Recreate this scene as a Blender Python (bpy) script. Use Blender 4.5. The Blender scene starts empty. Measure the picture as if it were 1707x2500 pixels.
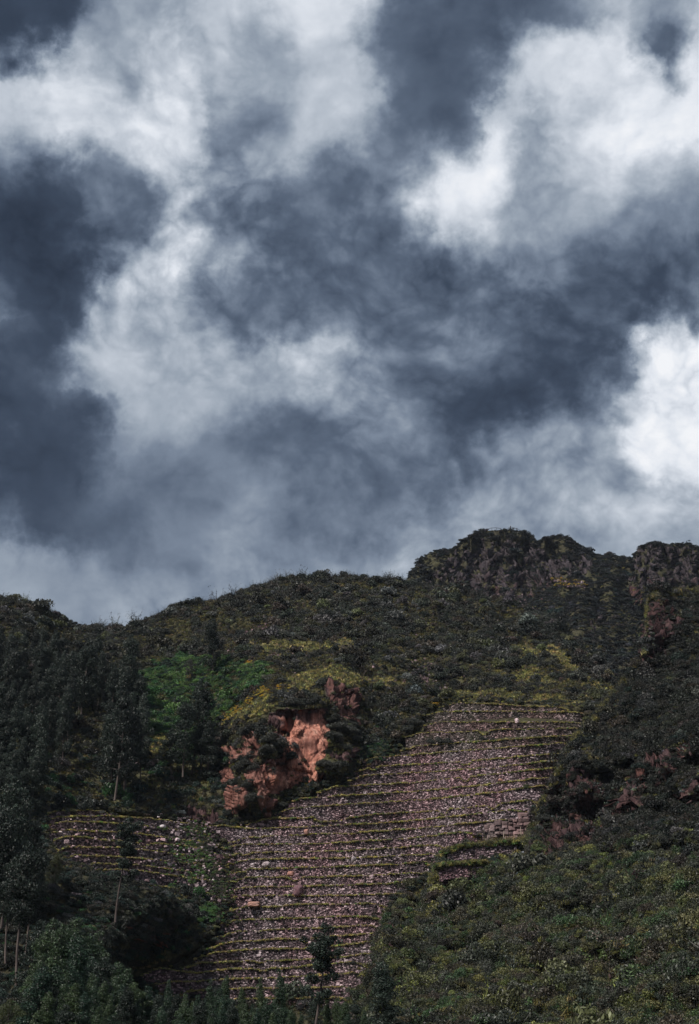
import bpy, math, random
import numpy as np
from mathutils import Vector, Matrix

random.seed(7)
rng = np.random.default_rng(11)
scene = bpy.context.scene
R = math.radians

# ------------------------------------------------------------------ camera
PITCH = R(23.0)
FOC = 3227.0                     # focal length in photo pixels (photo 1707 x 2500)
CX, CY, CAMZ = 853.5, 1250.0, 2.0
cam_data = bpy.data.cameras.new("camera")
cam = bpy.data.objects.new("camera", cam_data)
scene.collection.objects.link(cam)
cam.location = (0, 0, CAMZ)
cam.rotation_euler = (math.pi / 2 + PITCH, 0, 0)
cam_data.sensor_fit = 'VERTICAL'
cam_data.sensor_height = 24.0
cam_data.lens = FOC / 2500.0 * 24.0
cam_data.clip_start = 0.5
cam_data.clip_end = 6000
scene.camera = cam

# ------------------------------------------------------------------ view
scene.view_settings.view_transform = 'Standard'
scene.view_settings.look = 'None'
scene.view_settings.exposure = 0.0
scene.view_settings.gamma = 1.0
scene.cycles.max_bounces = 4
scene.cycles.diffuse_bounces = 2
scene.cycles.glossy_bounces = 1
scene.cycles.transmission_bounces = 2
scene.cycles.transparent_max_bounces = 4

SUN_EL, SUN_AZ = R(50), R(226)   # azimuth measured from +Y clockwise (towards +X)

# ------------------------------------------------------------------ sun
sun_d = bpy.data.lights.new("sun", 'SUN')
sun_d.energy = 5.0
sun_d.angle = R(5)
sun_d.color = (1.0, 0.93, 0.86)
sun = bpy.data.objects.new("sun", sun_d)
scene.collection.objects.link(sun)
sd = Vector((math.sin(SUN_AZ) * math.cos(SUN_EL), math.cos(SUN_AZ) * math.cos(SUN_EL), math.sin(SUN_EL)))
sun.rotation_euler = sd.to_track_quat('Z', 'Y').to_euler()
sun.location = (0, 0, 600)

# ------------------------------------------------------------------ node helper
class NT:
    def __init__(s, tree):
        s.t = tree; s.n = tree.nodes; s.l = tree.links
    def new(s, typ, **kw):
        nd = s.n.new(typ)
        for k, v in kw.items():
            if hasattr(nd, k): setattr(nd, k, v)
        return nd
    def put(s, sock, v):
        if v is None: return
        if isinstance(v, bpy.types.NodeSocket): s.l.new(v, sock)
        else:
            try: sock.default_value = v
            except Exception:
                sock.default_value = (v[0], v[1], v[2], 1.0) if len(v) == 3 else v[:3]
    def math(s, op, a, b=None, c=None, clamp=False):
        nd = s.n.new('ShaderNodeMath'); nd.operation = op; nd.use_clamp = clamp
        s.put(nd.inputs[0], a)
        if b is not None: s.put(nd.inputs[1], b)
        if c is not None: s.put(nd.inputs[2], c)
        return nd.outputs[0]
    def vmath(s, op, a, b=None, scale=None):
        nd = s.n.new('ShaderNodeVectorMath'); nd.operation = op
        s.put(nd.inputs[0], a)
        if b is not None: s.put(nd.inputs[1], b)
        if scale is not None: s.put(nd.inputs['Scale'], scale)
        return nd.outputs['Value'] if op in ('DOT_PRODUCT', 'LENGTH') else nd.outputs[0]
    def noise(s, vec, scale, detail=4, rough=0.55, dist=0.0, lac=2.0):
        nd = s.n.new('ShaderNodeTexNoise'); nd.noise_dimensions = '3D'
        s.put(nd.inputs['Vector'], vec)
        nd.inputs['Scale'].default_value = scale; nd.inputs['Detail'].default_value = detail
        nd.inputs['Roughness'].default_value = rough; nd.inputs['Distortion'].default_value = dist
        nd.inputs['Lacunarity'].default_value = lac
        return nd
    def ramp(s, fac, stops, interp='LINEAR'):
        nd = s.n.new('ShaderNodeValToRGB'); cr = nd.color_ramp; cr.interpolation = interp
        while len(cr.elements) < len(stops): cr.elements.new(0.5)
        for e, (p, c) in zip(cr.elements, stops):
            e.position = p; e.color = (c[0], c[1], c[2], 1.0) if not isinstance(c, (int, float)) else (c, c, c, 1)
        s.put(nd.inputs[0], fac)
        return nd.outputs[0]
    def mix(s, fac, a, b, typ='MIX'):
        nd = s.n.new('ShaderNodeMix'); nd.data_type = 'RGBA'; nd.blend_type = typ
        s.put(nd.inputs[0], fac); s.put(nd.inputs[6], a); s.put(nd.inputs[7], b)
        return nd.outputs[2]
    def maprange(s, v, a, b, c, d, smooth=False):
        nd = s.n.new('ShaderNodeMapRange')
        if smooth: nd.interpolation_type = 'SMOOTHSTEP'
        s.put(nd.inputs[0], v)
        for i, x in enumerate((a, b, c, d)): nd.inputs[1 + i].default_value = x
        return nd.outputs[0]

# ------------------------------------------------------------------ world: storm clouds over a sky texture
# cloud brightness (0-255 display) on a lattice of azimuth (17 steps) by elevation (15 steps)
CL = np.array([
 [65,65,120,170,150,185,195,210,205,110,75,85,85,110,170,130,170],
 [60,125,165,165,200,190,165,190,185,115,78,90,190,215,225,95,185],
 [190,222,212,180,212,190,170,195,190,120,92,110,195,195,200,205,225],
 [195,175,212,222,240,145,140,190,155,102,105,215,150,190,215,235,225],
 [120,98,165,165,215,165,165,120,102,125,195,230,170,180,185,165,150],
 [60,88,140,110,145,135,120,98,105,125,165,190,162,150,138,108,125],
 [48,68,80,165,192,172,128,108,105,98,82,128,145,118,92,78,90],
 [115,58,92,185,165,118,98,88,92,85,110,105,92,80,70,92,118],
 [82,82,178,182,150,165,188,188,108,98,92,86,76,70,82,195,230],
 [60,70,85,172,172,170,165,148,145,118,90,78,80,92,140,228,244],
 [85,62,86,145,142,122,100,98,138,112,88,98,130,140,150,215,236],
 [72,62,88,118,108,130,130,100,118,98,108,148,152,140,148,168,200],
 [112,68,82,92,118,130,128,112,112,122,152,150,155,158,175,168,180],
 [145,128,122,112,132,140,140,138,140,165,165,165,165,165,172,172,178],
 [160,155,168,165,155,150,150,150,155,165,165,165,165,165,170,172,178]], float)
# cloud masses: outline on the lattice (step = 100), brightness, softness
MASSES = [
 ([(870,60),(940,0),(1280,0),(1240,60),(1120,110),(1130,230),(1040,330),(930,340),(850,260),(880,170),(860,110)], 92, 30),
 ([(600,0),(850,0),(800,60),(780,120),(700,100),(560,20)], 205, 25),
 ([(560,400),(640,330),(760,200),(870,170),(850,250),(780,330),(680,390)], 182, 20),
 ([(1120,190),(1160,90),(1250,40),(1330,30),(1400,90),(1440,150),(1500,190),(1587,170),(1587,300),(1480,300),(1400,240),(1300,180),(1200,220),(1150,240)], 218, 28),
 ([(1480,50),(1545,75),(1550,125),(1490,160),(1475,110)], 92, 14),
 ([(930,460),(1000,400),(1080,370),(1130,410),(1110,460),(1040,510),(960,490)], 232, 18),
 ([(1080,250),(1150,240),(1160,310),(1120,390),(1080,330)], 212, 14),
 ([(1170,260),(1280,200),(1300,280),(1230,380),(1170,340)], 150, 25),
 ([(100,180),(130,110),(180,130),(230,210),(330,200),(470,210),(490,260),(440,350),(430,440),(380,450),(340,400),(280,320),(200,340),(140,320)], 218, 20),
 ([(600,60),(640,40),(660,120),(630,190),(600,150)], 152, 18),
 ([(500,210),(560,230),(640,300),(640,350),(560,370),(500,300)], 135, 18),
 ([(0,430),(120,400),(210,400),(190,500),(240,540),(270,600),(230,660),(190,720),(120,690),(60,640),(0,650)], 60, 20),
 ([(200,400),(330,400),(370,430),(330,560),(260,600),(230,500)], 92, 25),
 ([(270,600),(330,570),(430,530),(500,545),(490,620),(400,700),(300,740),(230,740),(260,690)], 185, 18),
 ([(0,740),(100,740),(150,780),(130,850),(240,900),(260,950),(200,1040),(230,1100),(150,1260),(50,1250),(0,1100)], 68, 22),
 ([(140,860),(170,780),(240,740),(330,720),(480,720),(520,800),(640,790),(760,760),(840,830),(800,860),(700,900),(560,910),(450,960),(300,980),(250,940),(240,890)], 175, 22),
 ([(600,820),(640,780),(700,765),(720,810),(640,850)], 210, 14),
 ([(490,660),(700,620),(850,540),(1040,540),(1060,620),(980,640),(960,700),(800,700),(760,750),(640,780),(540,780)], 98, 28),
 ([(560,950),(740,960),(760,1000),(740,1080),(700,1130),(620,1050)], 98, 28),
 ([(820,1290),(900,1230),(1000,1130),(1080,1020),(1200,970),(1250,930),(1400,950),(1430,1050),(1500,1100),(1700,1120),(1700,1400),(820,1400)], 152, 18),
 ([(1330,560),(1500,600),(1560,640),(1490,720),(1430,780),(1400,860),(1300,900),(1200,940),(1100,980),(1020,970),(1000,900),(1150,850),(1200,750),(1300,650)], 74, 34),
 ([(1700,740),(1520,720),(1460,760),(1415,830),(1430,880),(1400,930),(1430,1000),(1500,1050),(1700,1100)], 232, 20),
 ([(1430,1120),(1700,1100),(1700,1200),(1400,1200)], 178, 22),
 ([(300,1330),(500,1290),(700,1250),(860,1260),(860,1500),(250,1500)], 150, 20),
 ([(-100,1220),(60,1270),(170,1270),(280,1330),(290,1500),(-100,1500)], 162, 22),
 ([(-100,-100),(190,-100),(150,80),(90,100),(40,150),(-100,150)], 56, 16)]
def _inside(px, py, poly):
    r = np.zeros(px.shape, bool)
    for (x1, y1), (x2, y2) in zip(poly, poly[1:] + poly[:1]):
        if y1 != y2: r ^= ((y1 > py) != (y2 > py)) & (px < (x2 - x1) * (py - y1) / (y2 - y1) + x1)
    return r
gx_, gy_ = np.meshgrid(np.arange(-100, 1701, 25.0), np.arange(-100, 1501, 25.0))
lx, ly = np.arange(0, 1601, 100.0), np.arange(0, 1401, 100.0)
tmp = np.stack([np.interp(gx_[0], lx, row) for row in CL]); CL = np.stack([np.interp(gy_[:, 0], ly, tmp[:, j]) for j in range(tmp.shape[1])], 1)
for poly, val, soft in MASSES:
    dd_ = np.full(gx_.shape, 1e9)
    for (x1, y1), (x2, y2) in zip(poly, poly[1:] + poly[:1]):
        t_ = np.clip(((gx_ - x1) * (x2 - x1) + (gy_ - y1) * (y2 - y1)) / ((x2 - x1) ** 2 + (y2 - y1) ** 2), 0, 1)
        dd_ = np.minimum(dd_, np.hypot(gx_ - x1 - t_ * (x2 - x1), gy_ - y1 - t_ * (y2 - y1)))
    dd_ = np.where(_inside(gx_, gy_, poly), dd_, -dd_)
    w_ = 0.8 / (1 + np.exp(-dd_ / (soft * 0.7))); CL = CL * (1 - w_) + val * w_
CLn = CL / 255.0
mean = CLn.mean()
U_, S_, V_ = np.linalg.svd(CLn - mean, full_matrices=False)
world = bpy.data.worlds.new("World"); scene.world = world; world.use_nodes = True
W = NT(world.node_tree); W.n.clear()
tc = W.new('ShaderNodeTexCoord').outputs['Generated']
def cloud_coord(dirv):
    # the lattice lies on a sheet of sky centred 23 degrees above the northern horizon
    q = W.math('MAXIMUM', W.math('ABSOLUTE', W.vmath('DOT_PRODUCT', dirv, (0, math.cos(PITCH), math.sin(PITCH)))), 0.3)
    sx = W.new('ShaderNodeSeparateXYZ'); W.put(sx.inputs[0], dirv)
    a = W.math('DIVIDE', sx.outputs[0], q)
    b = W.math('DIVIDE', W.vmath('DOT_PRODUCT', dirv, (0, -math.sin(PITCH), math.cos(PITCH))), q)
    u = W.math('MULTIPLY_ADD', a, 1 / 0.6000, (0.2645 + 0.03333) / 0.6000)
    v = W.math('MULTIPLY_ADD', b, -1 / 0.5333, (0.3873 + 0.03333) / 0.5333)
    return W.math('PINGPONG', u, 1.0), W.math('PINGPONG', v, 1.0)
n0 = W.noise(tc, 3.2, 3, 0.5); n1 = W.noise(tc, 8.0, 4, 0.5); n2 = W.noise(tc, 30.0, 7, 0.6)
def warp(nd, k): return W.vmath('SCALE', W.vmath('SUBTRACT', nd.outputs['Color'], (0.5, 0.5, 0.5)), scale=k)
w1 = warp(n1, 0.055); w2 = warp(n2, 0.058)
dw = W.vmath('NORMALIZE', W.vmath('ADD', W.vmath('ADD', tc, w1), w2))
u, v = cloud_coord(dw)
def fcurve(inp, ys):
    lo, hi = float(min(ys)), float(max(ys))
    nd = W.new('ShaderNodeFloatCurve'); c = nd.mapping.curves[0]
    m = len(ys)
    while len(c.points) < m: c.points.new(0.5, 0.5)
    for i, y in enumerate(ys):
        c.points[i].location = (i / (m - 1), (y - lo) / (hi - lo) if hi > lo else 0)
        c.points[i].handle_type = 'AUTO'
    nd.mapping.update()
    W.put(nd.inputs['Value'], inp)
    return W.math('MULTIPLY_ADD', nd.outputs[0], hi - lo, lo)
dens = None
for k in range(15):
    s = math.sqrt(S_[k])
    a = fcurve(u, V_[k] * s); b = fcurve(v, U_[:, k] * s)
    dens = W.math('MULTIPLY_ADD', a, b, dens if dens is not None else mean)
# stretched wisps and billows
mp = W.new('ShaderNodeMapping'); mp.inputs['Rotation'].default_value = (0, R(40), 0); mp.inputs['Scale'].default_value = (0.85, 1.0, 1.3)
W.put(mp.inputs[0], W.vmath('ADD', tc, w1))
f1 = W.noise(mp.outputs[0], 11.0, 5, 0.5, 0.1).outputs[0]
f2 = W.noise(mp.outputs[0], 30.0, 8, 0.58, 0.1).outputs[0]
fp = W.noise(W.vmath('ADD', tc, w2), 5.0, 2, 0.5).outputs[0]        # calm and ragged parts of the cloud deck
def billow(scale, det): return W.math('ABSOLUTE', W.math('MULTIPLY_ADD', W.noise(W.vmath('ADD', tc, w1), scale, det, 0.5).outputs[0], 2.0, -1.0))
b1 = billow(15.0, 3); b2 = billow(46.0, 5)
dd = W.math('MULTIPLY_ADD', W.math('SUBTRACT', f1, 0.5), 0.30, dens)
amp2 = W.math('MULTIPLY', W.maprange(dens, 0.25, 0.75, 0.24, 0.52), W.math('MULTIPLY', W.maprange(fp, 0.38, 0.62, 0.30, 1.2), W.maprange(v, 0.45, 0.85, 1.0, 0.6)))
dd = W.math('MULTIPLY_ADD', W.math('SUBTRACT', f2, 0.5), amp2, dd)
dd = W.math('MULTIPLY_ADD', W.math('SUBTRACT', b1, 0.20), W.math('MULTIPLY', amp2, 0.75), dd)
dd = W.math('MULTIPLY_ADD', W.math('SUBTRACT', b2, 0.20), W.math('MULTIPLY', amp2, 0.55), dd)
dd = W.math('MULTIPLY_ADD', dd, 1.06, -0.035)
def lin(c): return tuple((x / 255.0 / 12.92) if x / 255.0 <= 0.04045 else ((x / 255.0 + 0.055) / 1.055) ** 2.4 for x in c)
ccol = W.ramp(dd, [(0.10, lin((34, 44, 59))), (0.25, lin((58, 70, 88))), (0.38, lin((88, 101, 120))), (0.5, lin((120, 133, 151))),
                   (0.62, lin((155, 166, 180))), (0.75, lin((192, 200, 211))), (0.88, lin((228, 233, 241))), (1.0, lin((246, 248, 252)))])
sky = W.new('ShaderNodeTexSky'); sky.sky_type = 'NISHITA'; sky.sun_disc = False
sky.sun_elevation = SUN_EL; sky.sun_rotation = SUN_AZ; sky.altitude = 2800; sky.air_density = 1.0; sky.dust_density = 2.0
bg1 = W.new('ShaderNodeBackground'); W.put(bg1.inputs[0], sky.outputs[0]); bg1.inputs[1].default_value = 0.05
bg2 = W.new('ShaderNodeBackground'); W.put(bg2.inputs[0], ccol); bg2.inputs[1].default_value = 1.0
cover = W.maprange(dd, 0.10, 0.30, 0.93, 0.98)      # the cloud deck is closed, thin blue only in its darkest rifts
mx = W.new('ShaderNodeMixShader'); W.put(mx.inputs[0], cover); W.l.new(bg1.outputs[0], mx.inputs[1]); W.l.new(bg2.outputs[0], mx.inputs[2])
wo = W.new('ShaderNodeOutputWorld'); W.l.new(mx.outputs[0], wo.inputs[0])
world.cycles.sampling_method = 'MANUAL'; world.cycles.sample_map_resolution = 512

# ------------------------------------------------------------------ basic helpers
CPt, SPt = math.cos(PITCH), math.sin(PITCH)
def ray(px, py):
    a = (np.asarray(px, float) - CX) / FOC; b = (CY - np.asarray(py, float)) / FOC
    return a, CPt - b * SPt, SPt + b * CPt
def P(px, py, Y):
    a, fy, fz = ray(px, py); k = np.asarray(Y, float) / fy
    return np.stack(np.broadcast_arrays(a * k, fy * k, CAMZ + fz * k), -1)

PERM = np.random.default_rng(5).permutation(4096)
GR = np.random.default_rng(6).normal(size=(4096, 3)); GR /= np.linalg.norm(GR, axis=1)[:, None]
def perlin(p):
    p = np.asarray(p, float); i = np.floor(p).astype(np.int64); f = p - i
    w = f * f * f * (f * (f * 6 - 15) + 10)
    def g(dx, dy, dz):
        h = PERM[(i[..., 0] + dx) & 4095]; h = PERM[(h + i[..., 1] + dy) & 4095]; h = PERM[(h + i[..., 2] + dz) & 4095]
        return (GR[h] * (f - np.array([dx, dy, dz]))).sum(-1)
    x, y, z = w[..., 0], w[..., 1], w[..., 2]
    a = g(0,0,0) * (1-x) + g(1,0,0) * x; b = g(0,1,0) * (1-x) + g(1,1,0) * x
    c = g(0,0,1) * (1-x) + g(1,0,1) * x; d = g(0,1,1) * (1-x) + g(1,1,1) * x
    return ((a * (1-y) + b * y) * (1-z) + (c * (1-y) + d * y) * z) * 1.5
def fbm(p, octv=4, gain=0.5):
    p = np.asarray(p, float); s = 0; a = 1
    for _ in range(octv): s = s + a * perlin(p); p = p * 2.03 + 17.3; a *= gain
    return s
def cellnoise(p):
    """blocky value per jittered cell plus distance to its border"""
    p = np.asarray(p, float); i = np.floor(p).astype(np.int64)
    d1 = np.full(p.shape[:-1], 9.0); d2 = d1.copy(); val = np.zeros(p.shape[:-1])
    for dx in (-1, 0, 1):
        for dy in (-1, 0, 1):
            for dz in (-1, 0, 1):
                c = i + np.array([dx, dy, dz])
                h = PERM[c[..., 0] & 4095]; h = PERM[(h + c[..., 1]) & 4095]; h = PERM[(h + c[..., 2]) & 4095]
                q = c + 0.5 + 0.42 * GR[h]
                d = np.linalg.norm(p - q, axis=-1)
                near = d < d1
                d2 = np.where(near, d1, np.minimum(d2, d)); val = np.where(near, h / 4096.0, val); d1 = np.where(near, d, d1)
    return val, d2 - d1

def facets(p, k=1.0):
    """angular rock: every jittered cell is a plane tilted its own way"""
    p = np.asarray(p, float); i = np.floor(p).astype(np.int64); best = np.full(p.shape[:-1], 9.0); out = np.zeros(p.shape[:-1])
    for dx in (-1, 0, 1):
        for dy in (-1, 0, 1):
            for dz in (-1, 0, 1):
                c = i + np.array([dx, dy, dz])
                h = PERM[c[..., 0] & 4095]; h = PERM[(h + c[..., 1]) & 4095]; h = PERM[(h + c[..., 2]) & 4095]
                r = p - (c + 0.5 + 0.42 * GR[h]); d = np.linalg.norm(r, axis=-1); near = d < best
                out = np.where(near, (r * GR[(h * 7 + 3) & 4095]).sum(-1) * 1.5 + (h / 4096.0 - .5) * k, out); best = np.where(near, d, best)
    return out

def tps(cps):
    c = np.array(cps, float); xy = c[:, :2] / 1000.0; n = len(c)
    d = np.linalg.norm(xy[:, None] - xy[None], axis=-1)
    K = np.where(d > 0, d * d * np.log(d + 1e-12), 0) + np.eye(n) * 1e-4
    Pm = np.hstack([np.ones((n, 1)), xy])
    A = np.block([[K, Pm], [Pm.T, np.zeros((3, 3))]])
    w = np.linalg.solve(A, np.concatenate([c[:, 2], np.zeros(3)]))
    def f(px, py):
        px, py = np.broadcast_arrays(np.asarray(px, float), np.asarray(py, float)); sh = px.shape
        q = np.stack([px.ravel(), py.ravel()], -1) / 1000.0; out = np.empty(len(q))
        for s in range(0, len(q), 20000):
            qq = q[s:s + 20000]; d = np.linalg.norm(qq[:, None] - xy[None], axis=-1)
            out[s:s + 20000] = np.where(d > 0, d * d * np.log(d + 1e-12), 0) @ w[:n] + w[n] + qq @ w[n + 1:]
        return out.reshape(sh)
    return f
def inpoly(px, py, poly):
    px = np.asarray(px, float); py = np.asarray(py, float); r = np.zeros(np.broadcast(px, py).shape, bool)
    n = len(poly)
    for i in range(n):
        x1, y1 = poly[i]; x2, y2 = poly[(i + 1) % n]
        if y1 == y2: continue
        r ^= ((y1 > py) != (y2 > py)) & (px < (x2 - x1) * (py - y1) / (y2 - y1) + x1)
    return r
def polydist(px, py, poly):
    """signed distance in px, positive inside"""
    px = np.asarray(px, float); py = np.asarray(py, float); d = np.full(np.broadcast(px, py).shape, 1e9)
    n = len(poly)
    for i in range(n):
        x1, y1 = poly[i]; x2, y2 = poly[(i + 1) % n]
        L = (x2-x1)**2 + (y2-y1)**2 + 1e-9
        t = np.clip(((px-x1)*(x2-x1) + (py-y1)*(y2-y1)) / L, 0, 1)
        d = np.minimum(d, np.hypot(px - x1 - t*(x2-x1), py - y1 - t*(y2-y1)))
    return np.where(inpoly(px, py, poly), d, -d)
def sstep(a, b, x):
    t = np.clip((x - a) / (b - a), 0, 1); return t * t * (3 - 2 * t)
def pw(pts): 
    a = np.array(pts, float); return lambda x: np.interp(x, a[:, 0], a[:, 1])

def make_mesh(name, verts, faces, mat=None, smooth=False, attrs=None):
    """faces: (n,k) int array, or a list of such arrays"""
    me = bpy.data.meshes.new(name); verts = np.asarray(verts, np.float32).reshape(-1, 3)
    fl = faces if isinstance(faces, list) else [faces]
    fl = [np.asarray(f, np.int32) for f in fl if len(f)]
    me.vertices.add(len(verts)); me.vertices.foreach_set('co', verts.ravel())
    tot = np.concatenate([np.full(len(f), f.shape[1], np.int32) for f in fl]); idx = np.concatenate([f.ravel() for f in fl])
    me.loops.add(len(idx)); me.loops.foreach_set('vertex_index', idx)
    me.polygons.add(len(tot)); st = np.zeros(len(tot), np.int32); st[1:] = np.cumsum(tot)[:-1]
    me.polygons.foreach_set('loop_start', st); me.polygons.foreach_set('loop_total', tot)
    me.polygons.foreach_set('use_smooth', np.full(len(tot), smooth, bool))
    me.update(calc_edges=True); me.validate()
    if attrs:
        for k, a in attrs.items():
            a = np.asarray(a, np.float32)
            at = me.attributes.new(k, 'FLOAT' if a.ndim == 1 else 'FLOAT_VECTOR', 'POINT')
            at.data.foreach_set('value' if a.ndim == 1 else 'vector', a.ravel())
    if mat: me.materials.append(mat)
    return me
def obj(name, data, parent=None):
    o = bpy.data.objects.new(name, data); scene.collection.objects.link(o)
    if parent: o.parent = parent
    return o
def tag(o, label=None, cat=None, group=None, kind=None):
    if label: o['label'] = label
    if cat: o['category'] = cat
    if group: o['group'] = group
    if kind: o['kind'] = kind
    return o
def empty(name, loc, rz=0, sc=1.0):
    o = bpy.data.objects.new(name, None); scene.collection.objects.link(o)
    o.location = [float(x) for x in loc]; o.rotation_euler = (0, 0, rz); o.scale = (sc, sc, sc) if not isinstance(sc, tuple) else sc
    o.empty_display_size = 0.3
    return o

# ------------------------------------------------------------------ materials
def new_mat(name):
    m = bpy.data.materials.new(name); m.use_nodes = True; m.node_tree.nodes.clear(); return m, NT(m.node_tree)
def finish(N, col, rough=0.9, bump=None, bstr=0.5, bdist=0.1, spec=0.2, trans=0.0):
    b = N.new('ShaderNodeBsdfPrincipled'); N.put(b.inputs['Base Color'], col); N.put(b.inputs['Roughness'], rough)
    b.inputs['Specular IOR Level'].default_value = spec
    if bump is not None:
        bn = N.new('ShaderNodeBump'); bn.inputs['Strength'].default_value = bstr; bn.inputs['Distance'].default_value = bdist
        N.put(bn.inputs['Height'], bump); N.l.new(bn.outputs[0], b.inputs['Normal'])
    o = N.new('ShaderNodeOutputMaterial'); sh = b.outputs[0]
    if trans > 0:
        t = N.new('ShaderNodeBsdfTranslucent'); N.put(t.inputs[0], col)
        m = N.new('ShaderNodeMixShader'); m.inputs[0].default_value = trans
        N.l.new(sh, m.inputs[1]); N.l.new(t.outputs[0], m.inputs[2]); sh = m.outputs[0]
    N.l.new(sh, o.inputs[0])
def leaf_mat(name, base=None, instancer=False, var=0.35, spec=0.35, trans=0.15, hue2=None):
    m, N = new_mat(name)
    geo = N.new('ShaderNodeNewGeometry'); oi = N.new('ShaderNodeObjectInfo')
    if instancer:
        at = N.new('ShaderNodeAttribute'); at.attribute_type = 'INSTANCER'; at.attribute_name = 'tint'; col = at.outputs['Color']
    else:
        col = N.mix(oi.outputs['Random'], (*base, 1), (*(hue2 or base), 1))
    r = N.math('POWER', geo.outputs['Random Per Island'], 1.6)
    k = N.math('MULTIPLY_ADD', r, 2 * var * 1.5, 1 - var)
    k = N.math('MULTIPLY', k, 0.8)
    kk = N.new('ShaderNodeCombineXYZ'); 
    for i in range(3): N.put(kk.inputs[i], k)
    c = N.vmath('MULTIPLY', col, kk.outputs[0])
    finish(N, c, 0.5, spec=spec, trans=trans)
    return m
def attr(N, name):
    a = N.new('ShaderNodeAttribute'); a.attribute_type = 'GEOMETRY'; a.attribute_name = name; return a.outputs['Fac']

def terrain_mat():
    m, N = new_mat('hill_ground')
    pos = N.new('ShaderNodeNewGeometry').outputs['Position']
    rock, red, grass = attr(N, 'rock'), attr(N, 'red'), attr(N, 'grass')
    n1 = N.noise(pos, 0.12, 6, 0.6).outputs[0]; n2 = N.noise(pos, 1.1, 6, 0.65).outputs[0]; n3 = N.noise(pos, 6.0, 4, 0.7).outputs[0]
    soil = N.ramp(n2, [(0.3, (0.016, 0.014, 0.010)), (0.5, (0.035, 0.032, 0.020)), (0.62, (0.060, 0.052, 0.036)), (0.78, (0.12, 0.10, 0.08))])
    gr = N.ramp(n2, [(0.3, (0.030, 0.034, 0.012)), (0.5, (0.062, 0.064, 0.028)), (0.7, (0.13, 0.12, 0.055))])
    g = N.math('MULTIPLY', N.maprange(n1, 0.40, 0.60, 0.15, 1.0), grass, clamp=True)
    ground = N.mix(g, soil, gr)
    # rock: streaked faces, strata, cracks
    mp = N.new('ShaderNodeMapping'); mp.inputs['Scale'].default_value = (1.0, 1.0, 0.22); N.put(mp.inputs[0], pos)
    st = N.noise(mp.outputs[0], 0.9, 7, 0.65, 0.4).outputs[0]
    mp2 = N.new('ShaderNodeMapping'); mp2.inputs['Scale'].default_value = (0.25, 0.25, 1.2); mp2.inputs['Rotation'].default_value = (0, R(12), 0); N.put(mp2.inputs[0], pos)
    st2 = N.noise(mp2.outputs[0], 1.0, 6, 0.65, 0.3).outputs[0]
    vo = N.new('ShaderNodeTexVoronoi'); vo.feature = 'DISTANCE_TO_EDGE'; vo.inputs['Scale'].default_value = 0.35
    N.put(vo.inputs['Vector'], N.vmath('ADD', mp.outputs[0], N.vmath('SCALE', N.noise(pos, 0.8, 4, 0.6).outputs['Color'], scale=1.6)))
    crack = N.maprange(vo.outputs['Distance'], 0.0, 0.035, 0.0, 1.0)
    redc = N.ramp(st, [(0.28, (0.09, 0.036, 0.030)), (0.38, (0.22, 0.088, 0.066)), (0.48, (0.42, 0.175, 0.125)), (0.66, (0.58, 0.31, 0.235))])
    redc = N.mix(N.maprange(st2, 0.52, 0.66, 0.0, 0.55), redc, (0.16, 0.07, 0.055, 1))
    redc = N.mix(N.maprange(n3, 0.58, 0.72, 0.0, 0.5), redc, (0.56, 0.36, 0.28, 1))
    greyc = N.ramp(st, [(0.3, (0.016, 0.016, 0.021)), (0.5, (0.040, 0.037, 0.044)), (0.7, (0.105, 0.095, 0.10))])
    maroon = N.ramp(st, [(0.3, (0.022, 0.013, 0.014)), (0.5, (0.058, 0.030, 0.031)), (0.7, (0.135, 0.078, 0.072))])
    rc = N.mix(N.maprange(red, 0.0, 0.5, 0, 1), greyc, maroon)
    big = N.noise(pos, 0.16, 4, 0.55).outputs[0]
    br = N.math('MULTIPLY', N.maprange(red, 0.5, 1.0, 0, 1), N.maprange(big, 0.30, 0.44, 0.5, 1.0))
    rc = N.mix(br, rc, redc)
    rc = N.mix(crack, N.vmath('SCALE', rc, scale=0.3), rc)
    col = N.mix(N.maprange(N.math('ADD', rock, N.math('MULTIPLY_ADD', n2, 0.8, -0.4)), 0.35, 0.6, 0, 1), ground, rc)
    hgt = N.math('ADD', N.math('MULTIPLY_ADD', st, 0.6, N.math('MULTIPLY', n3, 0.35)), N.math('MULTIPLY', crack, 0.25))
    finish(N, col, 0.9, hgt, 0.9, 0.5, spec=0.15)
    return m
M_TERR = terrain_mat()
STONE_TONE = (1.0, 0.91, 0.99)
def stone_mat(name, tones, moss=0.3):
    m, N = new_mat(name)
    geo = N.new('ShaderNodeNewGeometry'); pos = geo.outputs['Position']
    c = N.ramp(geo.outputs['Random Per Island'], tones)
    n = N.noise(pos, 0.10, 4, 0.6).outputs[0]; n2 = N.noise(pos, 5.0, 5, 0.65).outputs[0]
    c = N.mix(N.maprange(n, 0.40, 0.62, 0.0, 0.65), c, N.mix(1.0, c, (1.0, 0.68, 0.70, 1), 'MULTIPLY'))
    lich = N.maprange(N.noise(pos, 2.2, 5, 0.7).outputs[0], 0.56, 0.70, 0, 0.55)
    c = N.mix(lich, c, (0.42, 0.41, 0.39, 1))
    n4 = N.noise(pos, 0.22, 5, 0.65).outputs[0]
    c = N.mix(N.maprange(n4, 0.50, 0.72, 0, moss), c, (0.045, 0.06, 0.025, 1))
    c = N.mix(N.maprange(n2, 0.35, 0.6, 0.55, 0), c, N.vmath('SCALE', c, scale=0.35))
    finish(N, N.mix(1.0, c, (*STONE_TONE, 1), 'MULTIPLY'), 0.92, n2, 0.7, 0.08, spec=0.15)
    return m
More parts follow.
